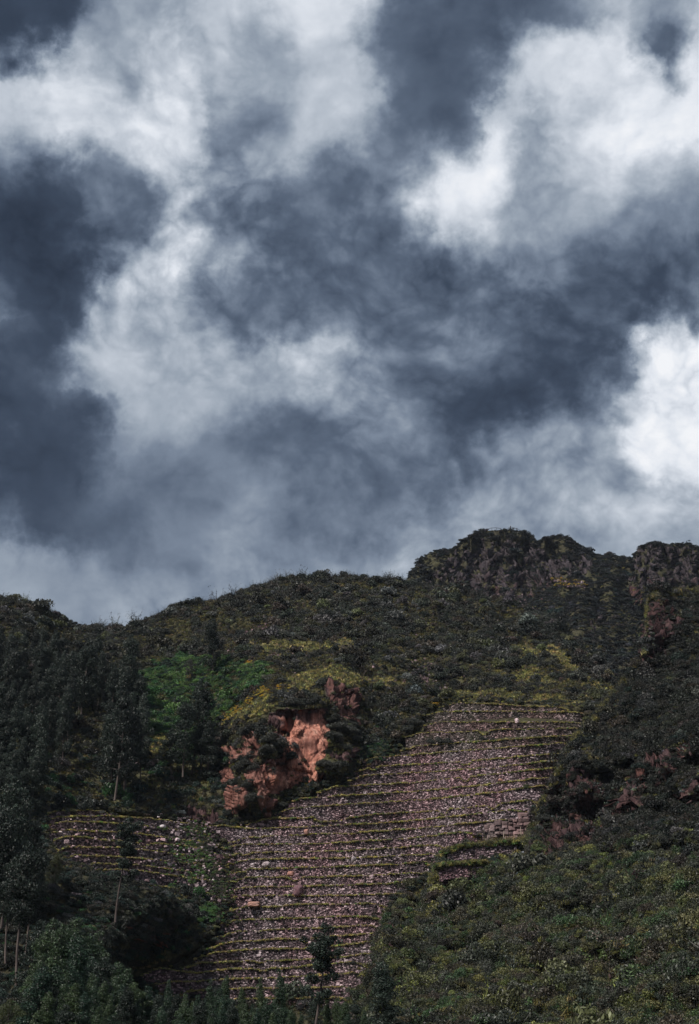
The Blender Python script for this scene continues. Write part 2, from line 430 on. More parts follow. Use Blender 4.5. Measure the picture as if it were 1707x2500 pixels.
M_STONE = stone_mat('terrace_stone', [(0.0, (0.040, 0.033, 0.036)), (0.35, (0.10, 0.082, 0.086)), (0.6, (0.20, 0.17, 0.172)), (0.78, (0.33, 0.285, 0.285)), (0.92, (0.52, 0.47, 0.46)), (1.0, (0.72, 0.69, 0.66))], 0.22)
M_STONEM = stone_mat('mossy_terrace_stone', [(0.0, (0.035, 0.033, 0.030)), (0.35, (0.085, 0.078, 0.068)), (0.65, (0.16, 0.148, 0.13)), (0.85, (0.27, 0.25, 0.225)), (1.0, (0.55, 0.52, 0.48))], 0.75)
M_BLOCK = stone_mat('ruin_block_stone', [(0.0, (0.12, 0.11, 0.10)), (0.5, (0.24, 0.215, 0.195)), (1.0, (0.38, 0.345, 0.31))], 0.3)
M_PALE = stone_mat('pale_boulder', [(0.0, (0.30, 0.28, 0.27)), (1.0, (0.42, 0.40, 0.38))], 0.1)
M_WHITE = stone_mat('white_boulder', [(0.0, (0.65, 0.64, 0.62)), (1.0, (0.75, 0.74, 0.72))], 0.0)
M_TAN = stone_mat('tan_boulder', [(0.0, (0.38, 0.24, 0.17)), (1.0, (0.46, 0.31, 0.23))], 0.1)
M_PURP = stone_mat('purple_boulder', [(0.0, (0.13, 0.08, 0.085)), (1.0, (0.18, 0.115, 0.12))], 0.1)
def simple_mat(name, c1, c2, scale=3.0, rough=0.85, bstr=0.4, stretch=(1, 1, 1)):
    m, N = new_mat(name); pos = N.new('ShaderNodeTexCoord').outputs['Object']
    mp = N.new('ShaderNodeMapping'); mp.inputs['Scale'].default_value = stretch; N.put(mp.inputs[0], pos)
    n = N.noise(mp.outputs[0], scale, 6, 0.65).outputs[0]
    finish(N, N.ramp(n, [(0.35, c1), (0.65, c2)]), rough, n, bstr, 0.05)
    return m
M_EARTH = simple_mat('wall_core_earth', (0.012, 0.010, 0.009), (0.04, 0.033, 0.028), 2.0)
M_TREAD = simple_mat('terrace_turf', (0.05, 0.055, 0.02), (0.14, 0.13, 0.05), 1.2)
M_BARK = simple_mat('eucalyptus_bark', (0.035, 0.028, 0.026), (0.15, 0.12, 0.11), 1.5, stretch=(2, 2, 0.25))
M_BARKD = simple_mat('dark_eucalyptus_bark', (0.035, 0.028, 0.026), (0.14, 0.115, 0.105), 1.5, stretch=(2, 2, 0.25))
M_BARKP = simple_mat('pale_bark', (0.22, 0.19, 0.17), (0.50, 0.44, 0.41), 1.5, stretch=(2, 2, 0.25))
M_WOOD = simple_mat('weathered_wood', (0.20, 0.16, 0.13), (0.42, 0.35, 0.30), 4.0, stretch=(4, 4, 0.5))
M_RAIL = simple_mat('dark_rail_wood', (0.03, 0.028, 0.026), (0.07, 0.06, 0.055), 4.0)
M_LEAFI = leaf_mat('scrub_leaf', instancer=True, var=0.62)
M_EUC = leaf_mat('dark_eucalyptus_leaf', (0.010, 0.017, 0.013), hue2=(0.030, 0.046, 0.034), var=0.6, spec=0.3)
M_EUCY = leaf_mat('young_eucalyptus_leaf', (0.012, 0.036, 0.022), hue2=(0.046, 0.075, 0.028), var=0.6, spec=0.4)
M_OLIVE = leaf_mat('olive_bush_leaf', (0.045, 0.062, 0.020), hue2=(0.065, 0.075, 0.028), var=0.4)
M_DKLEAF = leaf_mat('dark_bush_leaf', (0.026, 0.032, 0.026), hue2=(0.05, 0.054, 0.045), var=0.5)

# ------------------------------------------------------------------ terrain surfaces
class Surf:
    """a hill face: a grid of world points with the photo direction each was sited from"""
    def __init__(s, G, PX, PY, rows_front):
        s.G, s.PX, s.PY, s.nf = G, PX, PY, rows_front
def normals(G):
    du = np.gradient(G, axis=1); dv = np.gradient(G, axis=0)
    n = np.cross(du, dv); n /= np.linalg.norm(n, axis=-1)[..., None] + 1e-9
    n[n[..., 1] > 0.95] *= 1
    return np.where((n[..., 2] < 0)[..., None] & (n[..., 1] > 0)[..., None], -n, n)
def grid_faces(nr, nc):
    i = np.arange(nr * nc).reshape(nr, nc)
    return np.stack([i[:-1, :-1].ravel(), i[:-1, 1:].ravel(), i[1:, 1:].ravel(), i[1:, :-1].ravel()], -1)
def build_surface(name, px, tvals, bottom, topf, depth, masks, back=(6, 14, 30, 60, 110), drop=(1, 5, 16, 40, 80), disp=1.0, label=None):
    px = np.asarray(px, float); t = np.asarray(tvals, float)
    top = topf(px); PY = bottom + (top - bottom)[None, :] * t[:, None]; PX = np.broadcast_to(px, PY.shape).copy()
    Y = depth(PX, PY); G = P(PX, PY, Y)
    rock, red, grass = masks(PX, PY)
    n = normals(G)
    if n[..., 1].mean() > 0: n = -n
    amp = disp * (1.1 * fbm(G / 13.0, 3) + 0.45 * fbm(G / 3.7, 3))
    if hasattr(masks, 'calm'): amp = amp * masks.calm(PX, PY)
    cv, ce = cellnoise(G * np.array([1/5.0, 1/5.0, 1/3.2]) + 0.5 * fbm(G / 6.0, 2)[..., None])
    cv2, ce2 = cellnoise(G * np.array([1/1.7, 1/1.7, 1/1.3]) + 0.4 * fbm(G / 2.0, 2)[..., None])
    cv3, ce3 = cellnoise(G * np.array([1/3.4, 1/3.4, 1/11.0]) + 0.35 * fbm(G / 5.0, 2)[..., None])
    strata = 0.5 * perlin(np.stack([G[..., 0] / 14, G[..., 1] / 14, G[..., 2] / 0.9 + G[..., 0] * 0.12], -1))
    fc = facets(G * np.array([1/4.6, 1/4.6, 1/getattr(masks, 'tall', 12.0)]) + 0.05 * fbm(G / 5.0, 2)[..., None]); fc2 = facets(G * np.array([1/1.5, 1/1.5, 1/3.0]) + 31.0)
    blocky = 2.2 * fc + 0.75 * fc2 + 0.8 * strata + 0.55 * (cv2 - 0.5) - 1.3 * (ce3 < 0.07) + 0.3 * fbm(G / 1.0, 3)
    amp = amp + blocky * rock * masks.blk * (1 - (masks.smooth(PX, PY) if hasattr(masks, 'smooth') else 0))
    edge = np.clip((1 - t) / 0.03, 0.15, 1)[:, None]
    G = G + n * (amp * edge)[..., None]
    nf = len(t)
    # the far side of the ridge, rolling down behind it
    ext = []
    for b, d in zip(back, drop):
        r = G[-1].copy(); r[:, 1] += b; r[:, 2] -= d + 0.15 * b * fbm(r / 40.0, 2); ext.append(r)
    A = np.concatenate([G] + [e[None] for e in ext]) if ext else G
    pad = lambda m: np.concatenate([m, np.repeat(m[-1:], len(ext), 0)]) if ext else m
    me = make_mesh(name, A.reshape(-1, 3), grid_faces(*A.shape[:2]), M_TERR, True,
                   {'rock': pad(rock).ravel(), 'red': pad(red).ravel(), 'grass': pad(grass).ravel()})
    o = obj(name, me); tag(o, kind='structure')
    if label: o['label'] = label
    return Surf(G, PX, PY, nf)

# ---- main hillside
MAINCP = [(650,2420,250),(650,2200,268),(650,2000,290),(940,2300,243),(940,2234,251),(940,2100,264),(1300,1905,263),(1280,1975,264),(1400,1800,292),
 (1000,1790,314),(1200,1720,322),(1000,1900,299),(1000,2000,283),(1100,2075,260),(1060,2127,258),(1420,1725,312),(450,2060,284),(300,2030,276),(120,2045,264),
 (300,2160,257),(130,2100,256),(300,1980,285),(400,2400,245),(450,1900,305),(300,1900,300),(100,1900,290),(0,1900,285),(450,1700,348),(250,1700,348),(50,1700,338),
 (450,1550,398),(200,1545,420),(20,1470,405),(650,1580,362),(850,1600,360),(650,1450,432),(850,1420,442),(950,1500,402),(1000,1420,445),(1200,1480,425),(1300,1600,372),
 (1350,1520,402),(1450,1640,355),(1500,1700,335),(1300,1690,335),(-300,1470,400),(-300,2000,260),(-300,2600,200),(2000,1700,345),(2000,2500,235),(650,2650,236),(1000,2600,234),
 (300,2650,230),(0,2300,238)]
base_main = tps(MAINCP)
foot = pw([(530,1862),(560,1990),(600,2003),(643,1998),(669,1974),(685,1940),(725,1918),(778,1908),(817,1908),(841,1888),(862,1860),(892,1808),(905,1780)])
brow = pw([(530,1800),(560,1785),(600,1765),(659,1737),(685,1731),(725,1735),(786,1718),(799,1690),(831,1670),(870,1690),(889,1707),(905,1740)])
def cliff_prot(px, py):
    f, b = foot(px), brow(px)
    w = sstep(515, 640, px) * (1 - sstep(835, 915, px))
    t = (f - py) / (f - b)
    up = np.clip(t, 0, 1) ** 0.85
    dn = 1 - sstep(0, 1, (b - py) / 150.0)
    p = 20.0 * np.where(t < 1, up, dn) * w
    # stepped lobes: the lower left buttress and the mid ledges stand forward of the main face
    p += 6.0 * np.exp(-((px - 615) / 48.0) ** 2) * sstep(1840, 1905, py) * (1 - sstep(1985, 2006, py))
    p += 5.0 * np.exp(-((px - 655) / 26.0) ** 2) * sstep(1770, 1800, py) * (1 - sstep(1835, 1900, py))
    p += 4.5 * np.exp(-((px - 590) / 40.0) ** 2) * sstep(1790, 1815, py) * (1 - sstep(1860, 1880, py))
    p += 4.0 * np.exp(-((px - 812) / 30.0) ** 2) * sstep(1838, 1862, py) * (1 - sstep(1885, 1905, py))
    p += 3.0 * sstep(645, 665, px) * (1 - sstep(785, 800, px)) * (np.exp(-((py - 1725) / 14.0) ** 2))     # overhanging brow
    p -= 4.0 * np.exp(-((px - 708) / 10.0) ** 2 - ((py - 1765) / 28.0) ** 2)                          # dark slot
    p -= 4.5 * np.exp(-((px - 680) / 26.0) ** 2 - ((py - 1785 + (px - 680) * -0.35) / 8.0) ** 2)       # undercut ledge
    p -= 5.0 * np.exp(-((px - 605) / 26.0) ** 2 - ((py - 1985) / 14.0) ** 2)                           # hollow in the buttress
    p -= 4.0 * np.exp(-((px - 690) / 13.0) ** 2 - ((py - 1868) / 18.0) ** 2)
    p -= 3.5 * np.exp(-((px - 562) / 26.0) ** 2 - ((py - 1828) / 6.0) ** 2)
    p -= 3.0 * np.exp(-((px - 850) / 14.0) ** 2 - ((py - 1705) / 16.0) ** 2)
    p -= 2.5 * np.exp(-((px - 740) / 34.0) ** 2 - ((py - 1886 - (px - 740) * 0.2) / 4.0) ** 2)
    return p
TERR = [(1070,1698),(1440,1722),(1450,1800),(1400,1840),(1330,2000),(1230,2080),(1080,2120),(960,2200),(950,2400),(880,2450),(380,2450),(330,2368),(380,2350),(470,2308),(530,2250),(540,2230),(470,2192),
        (330,2165),(150,2106),(105,2050),(95,1978),(300,1974),(480,1998),(560,2010),(640,1998),(668,1972),(770,1915),(850,1892),(882,1845),(985,1788),(1030,1735)]
ROCKS_MAIN = [
 [(659,1736),(700,1730),(740,1735),(790,1722),(806,1760),(804,1800),(792,1850),(772,1866),(776,1905),(740,1912),(690,1936),(672,1934),(655,1905),(640,1880),(655,1862),(682,1862),(686,1812),(662,1790),(655,1760)],
 [(796,1685),(830,1672),(876,1692),(882,1775),(852,1768),(822,1742),(798,1722)],
 [(530,1835),(600,1822),(628,1815),(625,1855),(600,1868),(545,1866)], [(588,1792),(630,1797),(636,1825),(592,1825)], [(530,1880),(560,1872),(575,1900),(548,1925),(528,1910)],
 [(590,1880),(625,1866),(650,1850),(684,1850),(690,1890),(690,1940),(668,1945),(650,1935),(615,1915)],
 [(622,1908),(660,1915),(674,1975),(645,2000),(626,1955)], [(565,1915),(610,1925),(608,1958),(566,1997),(555,1965)],
 [(803,1833),(835,1846),(862,1828),(864,1858),(838,1864),(806,1850)], [(772,1890),(802,1888),(802,1914),(778,1910)],
 [(533,1798),(548,1802),(545,1822),(535,1820)], [(445,1975),(470,1968),(520,1975),(545,1998),(520,2008),(455,1998)]]
def region(px, py, polys, soft=3.0, wob=7.0):
    w = wob * fbm(np.stack([px / 22.0, py / 16.0, px * 0], -1), 3)
    m = np.zeros(px.shape)
    for pl in polys:
        a = np.array(pl); lo, hi = a.min(0) - 25, a.max(0) + 25
        sel = (px > lo[0]) & (px < hi[0]) & (py > lo[1]) & (py < hi[1])
        if sel.any(): m[sel] = np.maximum(m[sel], sstep(-soft, soft, polydist(px[sel], py[sel], pl) + w[sel]))
    return m
def masks_main(px, py):
    rk = region(px, py, ROCKS_MAIN)
    # broken grey outcrops showing through the scrub of the upper slope
    q = fbm(np.stack([px / 60.0, py / 24.0, px * 0 + 3], -1), 4)
    out = 0.75 * sstep(0.42, 0.62, q) * (py < 1640)
    inT = inpoly(px, py, TERR)
    grass = np.where(inT, 0.5, 0.8)
    grass = np.maximum(grass, region(px, py, GRASSP, 6, 10))
    rd = rk * (0.34 + 0.1 * ((px > 790) & (py < 1790)) + 0.22 * region(px, py, [[(560,1780),(690,1790),(660,1990),(560,1995),(530,1850)]], 14, 14) + 0.6 * region(px, py, [[(690,1760),(800,1745),(800,1850),(775,1915),(660,1945),(640,1900),(690,1860)]], 14, 14))
    return np.clip(np.maximum(rk, out), 0, 1), np.clip(rd + 0.12, 0, 1), grass
masks_main.blk = 0.75
MAINFACE = [(695,1725),(800,1725),(805,1800),(785,1865),(760,1905),(690,1935),(670,1925),(690,1870),(690,1800)]
masks_main.smooth = lambda px, py: 0.78 * sstep(-10, 8, polydist(px, py, MAINFACE))
masks_main.calm = lambda px, py: 1 - 0.85 * sstep(-12, 6, polydist(px, py, TERR))
GRASSP = [[(540,1745),(640,1690),(760,1640),(835,1632),(915,1690),(820,1668),(700,1712),(600,1765),(550,1785)],
          [(590,1570),(860,1560),(900,1585),(760,1602),(600,1596)], [(1215,1640),(1290,1635),(1370,1660),(1350,1678),(1250,1670)],
          [(1240,1570),(1330,1590),(1345,1612),(1260,1592)], [(1110,1690),(1180,1684),(1280,1698),(1230,1712),(1100,1706)], [(1400,1640),(1500,1685),(1500,1712),(1420,1685)], [(1290,1700),(1440,1700),(1430,1722),(1300,1716)], [(1330,1560),(1400,1600),(1450,1650),(1400,1640),(1330,1590)],
          [(850,1640),(1000,1668),(960,1690),(860,1665)], [(105,2040),(260,2040),(310,2062),(250,2090),(130,2080)], [(350,1800),(430,1790),(420,1850),(360,1850)]]
def depth_main(px, py):
    d = base_main(px, py) - cliff_prot(px, py)
    return d + 5.5 * sstep(4, 26, polydist(px, py, TERR))
ridge_main = pw([(-400,1450),(-100,1458),(27,1464),(59,1468),(108,1486),(135,1503),(183,1526),(215,1535),(269,1532),(302,1530),(323,1524),(356,1518),(393,1500),(447,1477),(512,1471),(566,1460),
                 (593,1444),(647,1430),(684,1418),(744,1411),(855,1409),(904,1416),(958,1417),(988,1423),(1028,1430),(1088,1441),(1152,1452),(1217,1468),(1282,1485),(1325,1508),(1352,1520),
                 (1400,1560),(1450,1610),(1500,1665),(1560,1720),(1700,1800),(2000,1900)])
pxm = np.concatenate([np.arange(-320, 520, 4.0), np.arange(520, 912, 1.7), np.arange(912, 1900, 4.0)])
def trow(): 
    py = np.concatenate([np.arange(2640, 2010, -4.5), np.arange(2010, 1630, -1.9), np.arange(1630, 1420, -3.2)])
    return (2640 - py) / (2640 - 1420.0)
tm = trow(); tm = np.append(tm[tm < 0.998], 1.0)
SM = build_surface('hillside', pxm, tm, 2640, ridge_main, depth_main, masks_main)

# ---- the rocky peaks behind
PEAKCP = [(990,1417,690),(1100,1339,705),(1228,1290,716),(1352,1308,716),(1460,1355,712),(1541,1361,705),(1601,1320,712),(1707,1334,712),(1900,1390,712),
 (1050,1440,676),(1200,1450,676),(1350,1430,672),(1430,1430,640),(1300,1520,610),(1400,1560,560),(1500,1670,500),(1450,1470,625),(1560,1460,668),(1640,1470,676),(1560,1560,590),(1700,1600,570),
 (1707,1750,500),(1900,1700,520),(1200,1600,560),(1000,1600,560),(1300,1800,460),(1800,1900,450),(700,1560,690),(900,1480,690),(700,1700,600)]
base_peak = tps(PEAKCP)
ridge_peak = pw([(600,1640),(800,1520),(900,1470),(965,1440),(990,1419),(1012,1386),(1031,1362),(1066,1343),(1104,1342),(1125,1324),(1152,1305),(1185,1296),(1228,1293),(1277,1297),(1304,1312),(1315,1326),
                 (1325,1313),(1352,1311),(1385,1310),(1406,1326),(1433,1345),(1460,1358),(1487,1351),(1525,1364),(1541,1364),(1563,1334),(1601,1323),(1628,1331),(1671,1326),(1707,1337),(1900,1390)])
ROCKS_PEAK = [[(1060,1400),(1120,1340),(1180,1320),(1290,1320),(1330,1345),(1440,1370),(1440,1405),(1350,1430),(1290,1470),(1230,1475),(1130,1450),(1040,1425)],
              [(1560,1340),(1620,1335),(1707,1350),(1707,1440),(1640,1440),(1570,1495),(1530,1450),(1540,1390)],[(1440,1520),(1470,1515),(1465,1555),(1440,1555)]]
def masks_peak(px, py):
    q = fbm(np.stack([px / 18.0, py / 24.0, px * 0 + 7], -1), 4)
    rk = region(px, py, ROCKS_PEAK, 8, 14) * sstep(-0.55, 0.1, q)
    red = np.clip(0.10 + 0.42 * sstep(1395, 1450, py) * sstep(-0.1, 0.5, fbm(np.stack([px / 30.0, py / 20.0, px * 0 + 9], -1), 3)), 0, 0.8)
    g = 0.5 - 0.4 * rk + region(px, py, [[(1350,1405),(1430,1410),(1425,1430),(1360,1425)]], 3, 3)
    return rk, red, g
masks_peak.blk = 1.7
def depth_peak(px, py):
    # deep gullies and ribs down the crag
    g = 13.0 * fbm(np.stack([px / 42.0, py / 130.0, px * 0 + 2], -1), 4) * (1 - sstep(1480, 1600, py))
    return base_peak(px, py) + g
pyr = np.linspace(0, 1, 190) ** 0.9
SP = build_surface('rocky_peak', np.arange(620, 1890, 3.0), pyr, 1900, ridge_peak, depth_peak, masks_peak, disp=1.6)

# ---- the near spur on the right
SPURCP = [(850,2520,182),(850,2440,205),(950,2215,224),(950,2350,200),(1000,2500,165),(1060,2130,240),(1060,2200,227),(1110,2190,224),(1200,2060,248),(1200,2200,216),(1300,2035,250),(1300,2200,206),(1310,2090,238),
 (1400,2090,226),(1400,1850,244),(1345,1930,252),(1440,1765,262),(1520,1665,278),(1600,1800,240),(1600,1970,222),(1600,1700,262),(1580,1600,280),(1580,1490,284),(1620,1440,300),(1707,1440,304),(1707,1700,256),(1707,1960,212),
 (1707,1830,220),(1300,2350,180),(1300,2520,152),(1500,2100,212),(1500,2300,175),(1707,2200,165),(1707,2520,122),(1500,2520,138),(2000,1440,310),(2000,2000,200),(2000,2520,108),(2700,1560,300),(2700,2050,190),(2700,2680,100),(1450,2080,222)]
base_spur = tps(SPURCP)
ridge_spur = pw([(800,2560),(850,2452),(890,2425),(925,2330),(940,2262),(955,2215),(980,2192),(1040,2188),(1052,2150),(1070,2118),(1085,2100),(1095,2082),(1130,2074),(1200,2064),(1290,2048),(1305,2020),(1318,1968),
                 (1345,1932),(1362,1892),(1385,1842),(1405,1802),(1440,1768),(1480,1718),(1520,1668),(1550,1634),(1570,1608),(1577,1560),(1580,1490),(1590,1458),(1610,1446),(1660,1444),(1707,1441),(1950,1432),(2300,1480),(2700,1560)])
ROCKS_SPUR = [[(1350,1895),(1425,1885),(1470,1925),(1490,2000),(1455,2060),(1378,2092),(1335,2085),(1355,2000)], [(1500,1940),(1560,1905),(1600,1935),(1560,1990),(1500,2010)], [(1320,2330),(1345,2300),(1352,2370),(1330,2390)], [(1455,2340),(1480,2330),(1478,2420),(1460,2430)],
              [(1525,1915),(1570,1868),(1640,1850),(1690,1795),(1695,1835),(1650,1890),(1605,1930),(1560,1942)], [(1660,1945),(1707,1895),(1740,1960),(1670,1968)],
              [(1574,1470),(1625,1472),(1655,1530),(1640,1590),(1612,1612),(1566,1628)], [(1562,2315),(1592,2308),(1588,2335),(1565,2340)], [(953,2270),(968,2280),(966,2350),(956,2352)],
              [(1085,2150),(1170,2146),(1178,2184),(1090,2188)], [(1428,2020),(1300,2060),(1310,2110),(1340,2105)], [(1010,2340),(1025,2335),(1022,2360),(1008,2358)],[(1545,2160),(1560,2130),(1590,2120),(1560,2180)]]
def masks_spur(px, py):
    q = fbm(np.stack([px / 40.0, py / 40.0, px * 0 + 5], -1), 4)
    rk = region(px, py, ROCKS_SPUR, 4, 10)
    g = np.where(py > 2050, 0.8, 0.6)
    return rk, np.clip(0.46 + 0.22 * q, 0, 0.66), g
masks_spur.blk = 0.85; masks_spur.tall = 6.5
masks_spur.calm = lambda px, py: 1 - .8 * np.exp(-((px - 1180) / 120.0) ** 2 - ((py - 2085) / 50.0) ** 2)
cave = lambda px, py, x, y, a, b: np.exp(-((px - x) / a) ** 2 - ((py - y) / b) ** 2)
def depth_spur(px, py):
    d = base_spur(px, py)
    d = d + 10.0 * cave(px, py, 1128, 2168, 44, 12) - 3.0 * cave(px, py, 1130, 2130, 60, 14)
    d = d + 5.0 * cave(px, py, 1600, 1862, 60, 10) + 4.0 * cave(px, py, 1475, 1975, 26, 40) + 4.5 * cave(px, py, 1480, 1900, 50, 26)
    d = d + 4.0 * cave(px, py, 1600, 1488, 26, 10) + 3.5 * cave(px, py, 1640, 1575, 24, 22) + 4.0 * cave(px, py, 985, 2262, 26, 12) + 4.0 * cave(px, py, 1025, 2370, 30, 16)
    d = d + 3.5 * cave(px, py, 1610, 2300, 60, 8) + 3.5 * cave(px, py, 1700, 1870, 14, 30) + 3.0 * cave(px, py, 1550, 2140, 30, 22) + 3.0 * cave(px, py, 1470, 2420, 30, 26)

    qt = 1 - cave(px, py, 1180, 2085, 120, 55) - cave(px, py, 1235, 2040, 60, 40) * .5
    d = d - qt * 9.0 * fbm(np.stack([px / 150.0 + py / 260.0, py / 85.0 - px / 200.0, px * 0 + 4], -1), 3) - qt * 2.6 * fbm(np.stack([px / 34.0, py / 26.0, px * 0 + 8], -1), 3)
    return d
SR = build_surface('right_spur', np.concatenate([np.arange(802, 1760, 2.6), np.arange(1760, 2700, 12)]), np.linspace(0, 1, 330), 2680, ridge_spur, depth_spur, masks_spur,
                   back=(3, 8, 16, 30, 60), drop=(1.5, 6, 16, 40, 80), disp=0.9)

# ---- scrubby mound at lower left
MOUNDCP = [(-100,2060,214),(60,2080,216),(150,2110,222),(250,2130,226),(330,2160,232),(400,2178,240),(440,2211,252),(475,2250,264),(420,2290,258),(380,2330,257),(340,2365,255),(318,2410,252),(400,2360,270),(500,2300,285),(500,2420,280),
           (300,2230,212),(360,2240,226),(350,2290,232),(300,2330,215),(200,2250,204),(0,2250,202),(200,2400,188),(0,2400,185),(100,2600,165),(300,2480,235),(400,2600,275),(600,2600,290),(-200,2500,170)]
base_mound = tps(MOUNDCP)
ridge_mound = pw([(-350,2000),(-100,2056),(60,2082),(100,2088),(150,2116),(200,2136),(330,2166),(400,2184),(440,2208),(462,2232),(480,2262),(500,2310),(530,2430),(560,2560),(640,2700)])
def masks_mound(px, py):
    rk = region(px, py, [[(310,2262),(328,2266),(326,2290),(312,2292)], [(362,2272),(398,2268),(400,2306),(372,2312)]], 3, 4)
    return rk, rk * 0 + 0.7, rk * 0 + 0.5
masks_mound.blk = 1.0
SL = build_surface('left_mound', np.arange(-330, 620, 4.0), np.linspace(0, 1, 150), 2720, ridge_mound, lambda px, py: base_mound(px, py) - 2.5 * fbm(np.stack([px / 45.0, py / 35.0, px * 0], -1), 3),
                   masks_mound, back=(4, 10, 20, 40), drop=(1, 4, 10, 25), disp=0.9)

# ---- valley ground reaching to the horizon
def valley_z(x, y): return np.maximum(0.0, (y - 85.0)) * 0.07 - 0.0 * x - 600 * sstep(420, 4000, np.hypot(x, y)) * 0
def valley():
    ys = np.concatenate([-np.geomspace(2500, 20, 14), np.linspace(-10, 260, 110), np.geomspace(290, 2500, 14)])
    xs = np.concatenate([-np.geomspace(2500, 170, 14), np.linspace(-150, 150, 110), np.geomspace(170, 2500, 14)])
    X, Yy = np.meshgrid(xs, ys); Z = np.minimum(valley_z(X, Yy), 13.0); G = np.stack([X, Yy, Z], -1)
    G[..., 2] += 0.5 * fbm(G / 12.0, 3) * (np.hypot(X, Yy) < 300) * sstep(8, 40, np.hypot(X, Yy)) - 0.05
    z = np.zeros(G.shape[:2]).ravel()
    o = obj('valley_ground', make_mesh('valley_ground', G.reshape(-1, 3), grid_faces(*G.shape[:2]), M_TERR, True, {'rock': z, 'red': z, 'grass': z + 0.8}))
    tag(o, kind='structure')
valley()

# ------------------------------------------------------------------ terraces
def at_main(px, py): return P(px, py, base_main(px, py))
LINES = [
 [(1111,1705),(1165,1706),(1210,1712),(1260,1716)],
 [(1073,1718),(1113,1716),(1214,1719),(1290,1725),(1400,1726)],
 [(1040,1735),(1060,1738),(1113,1738),(1214,1737),(1400,1739),(1440,1740)],
 [(1035,1762),(1126,1763),(1214,1763),(1400,1764),(1440,1764)],
 [(990,1790),(1113,1788),(1214,1782),(1328,1780),(1440,1777)],
 [(978,1825),(1055,1818),(1151,1812),(1227,1806),(1302,1801),(1420,1793)],
 [(885,1850),(1000,1844),(1101,1835),(1202,1828),(1302,1820),(1400,1811)],
 [(866,1875),(1000,1867),(1076,1863),(1227,1852),(1302,1844),(1395,1837)],
 [(845,1899),(902,1893),(1000,1887),(1076,1883),(1214,1872),(1302,1863),(1390,1855)],
 [(775,1923),(877,1918),(1000,1912),(1076,1903),(1176,1894),(1265,1884),(1380,1872)],
 [(695,1951),(776,1947),(877,1941),(1000,1933),(1076,1927),(1151,1920),(1227,1911),(1302,1902),(1365,1895)],
 [(666,1977),(726,1973),(827,1965),(928,1959),(1000,1955),(1101,1947),(1202,1936),(1302,1922),(1362,1912)],
 [(601,2003),(677,1998),(726,1998),(852,1993),(1000,1984),(1076,1979),(1151,1971),(1227,1962),(1335,1948)],
 [(473,2012),(551,2017),(601,2023),(677,2022),(778,2017),(850,2013),(926,2010),(1027,2002),(1128,1992),(1200,1983),(1291,1971)],
 [(560,2047),(626,2043),(702,2039),(850,2035),(926,2029),(1027,2022),(1128,2012),(1190,2006),(1270,1995)],
 [(546,2061),(626,2061),(727,2061),(850,2057),(936,2051),(1027,2044),(1110,2034),(1185,2026)],
 [(552,2081),(626,2081),(702,2080),(850,2077),(926,2072),(1027,2065),(1100,2060)],
 [(556,2099),(640,2098),(765,2096),(850,2095),(926,2092),(1027,2086),(1090,2081)],
 [(556,2121),(652,2121),(765,2118),(850,2115),(926,2112),(1027,2106),(1075,2103)],
 [(556,2143),(652,2141),(752,2142),(850,2139),(901,2138),(1002,2131),(1062,2127)],
 [(549,2167),(626,2165),(727,2164),(850,2161),(926,2158),(1027,2150),(1055,2147)],
 [(545,2187),(652,2186),(752,2187),(850,2185),(980,2182),(1030,2178)],
 [(552,2213),(601,2211),(639,2213),(677,2214),(727,2207),(850,2207),(955,2203)],
 [(538,2244),(652,2244),(740,2241),(850,2237),(902,2238),(945,2233)],
 [(528,2275),(626,2273),(652,2271),(702,2268),(850,2263),(876,2260),(950,2255)],
 [(508,2303),(577,2300),(628,2296),(678,2292),(743,2292),(864,2283),(952,2272)],
 [(476,2328),(552,2323),(628,2317),(700,2317),(743,2316),(826,2310),(952,2292)],
 [(446,2350),(527,2351),(602,2346),(700,2344),(743,2342),(852,2336),(902,2326),(952,2320)],
 [(343,2366),(388,2361),(426,2369),(476,2376),(552,2366),(620,2365),(700,2364),(801,2353),(910,2345)],
 [(360,2390),(413,2397),(464,2396),(550,2390),(650,2388),(760,2382),(824,2379),(877,2371),(905,2366)],
 [(420,2421),(500,2417),(590,2413),(700,2412),(800,2410),(880,2404)],
 [(420,2440),(600,2438),(800,2436),(870,2432)]]
LEFTL = [
 [(95,1982),(163,1979),(230,1978),(290,1984)],
 [(98,1994),(175,1994),(251,1992),(300,1994),(380,2000),(455,2010),(510,2016)],
 [(100,2008),(175,2006),(230,2007),(302,2011),(370,2018),(445,2027),(530,2036)],
 [(104,2026),(163,2026),(206,2028),(261,2030),(307,2032),(352,2038),(390,2043),(455,2052),(545,2060)],
 [(108,2046),(176,2042),(226,2047),(261,2053),(314,2055),(380,2060),(428,2062),(470,2070),(550,2080)],
 [(120,2066),(175,2068),(264,2068),(314,2071),(365,2076),(402,2081),(453,2088),(495,2097),(562,2106)],
 [(140,2084),(208,2089),(256,2090),(327,2094),(377,2099),(453,2105),(515,2113),(565,2120)],
 [(160,2108),(250,2108),(314,2110),(377,2116),(428,2123),(510,2132),(566,2141)],
 [(190,2126),(289,2122),(352,2127),(402,2135),(465,2145),(535,2154),(562,2160)],
 [(230,2142),(340,2158),(400,2166),(428,2168),(465,2174),(540,2186),(560,2190)],
 [(400,2196),(470,2206),(545,2218)]]
WALL_EDGES = []      # world polylines of wall tops, for the grass that grows on them
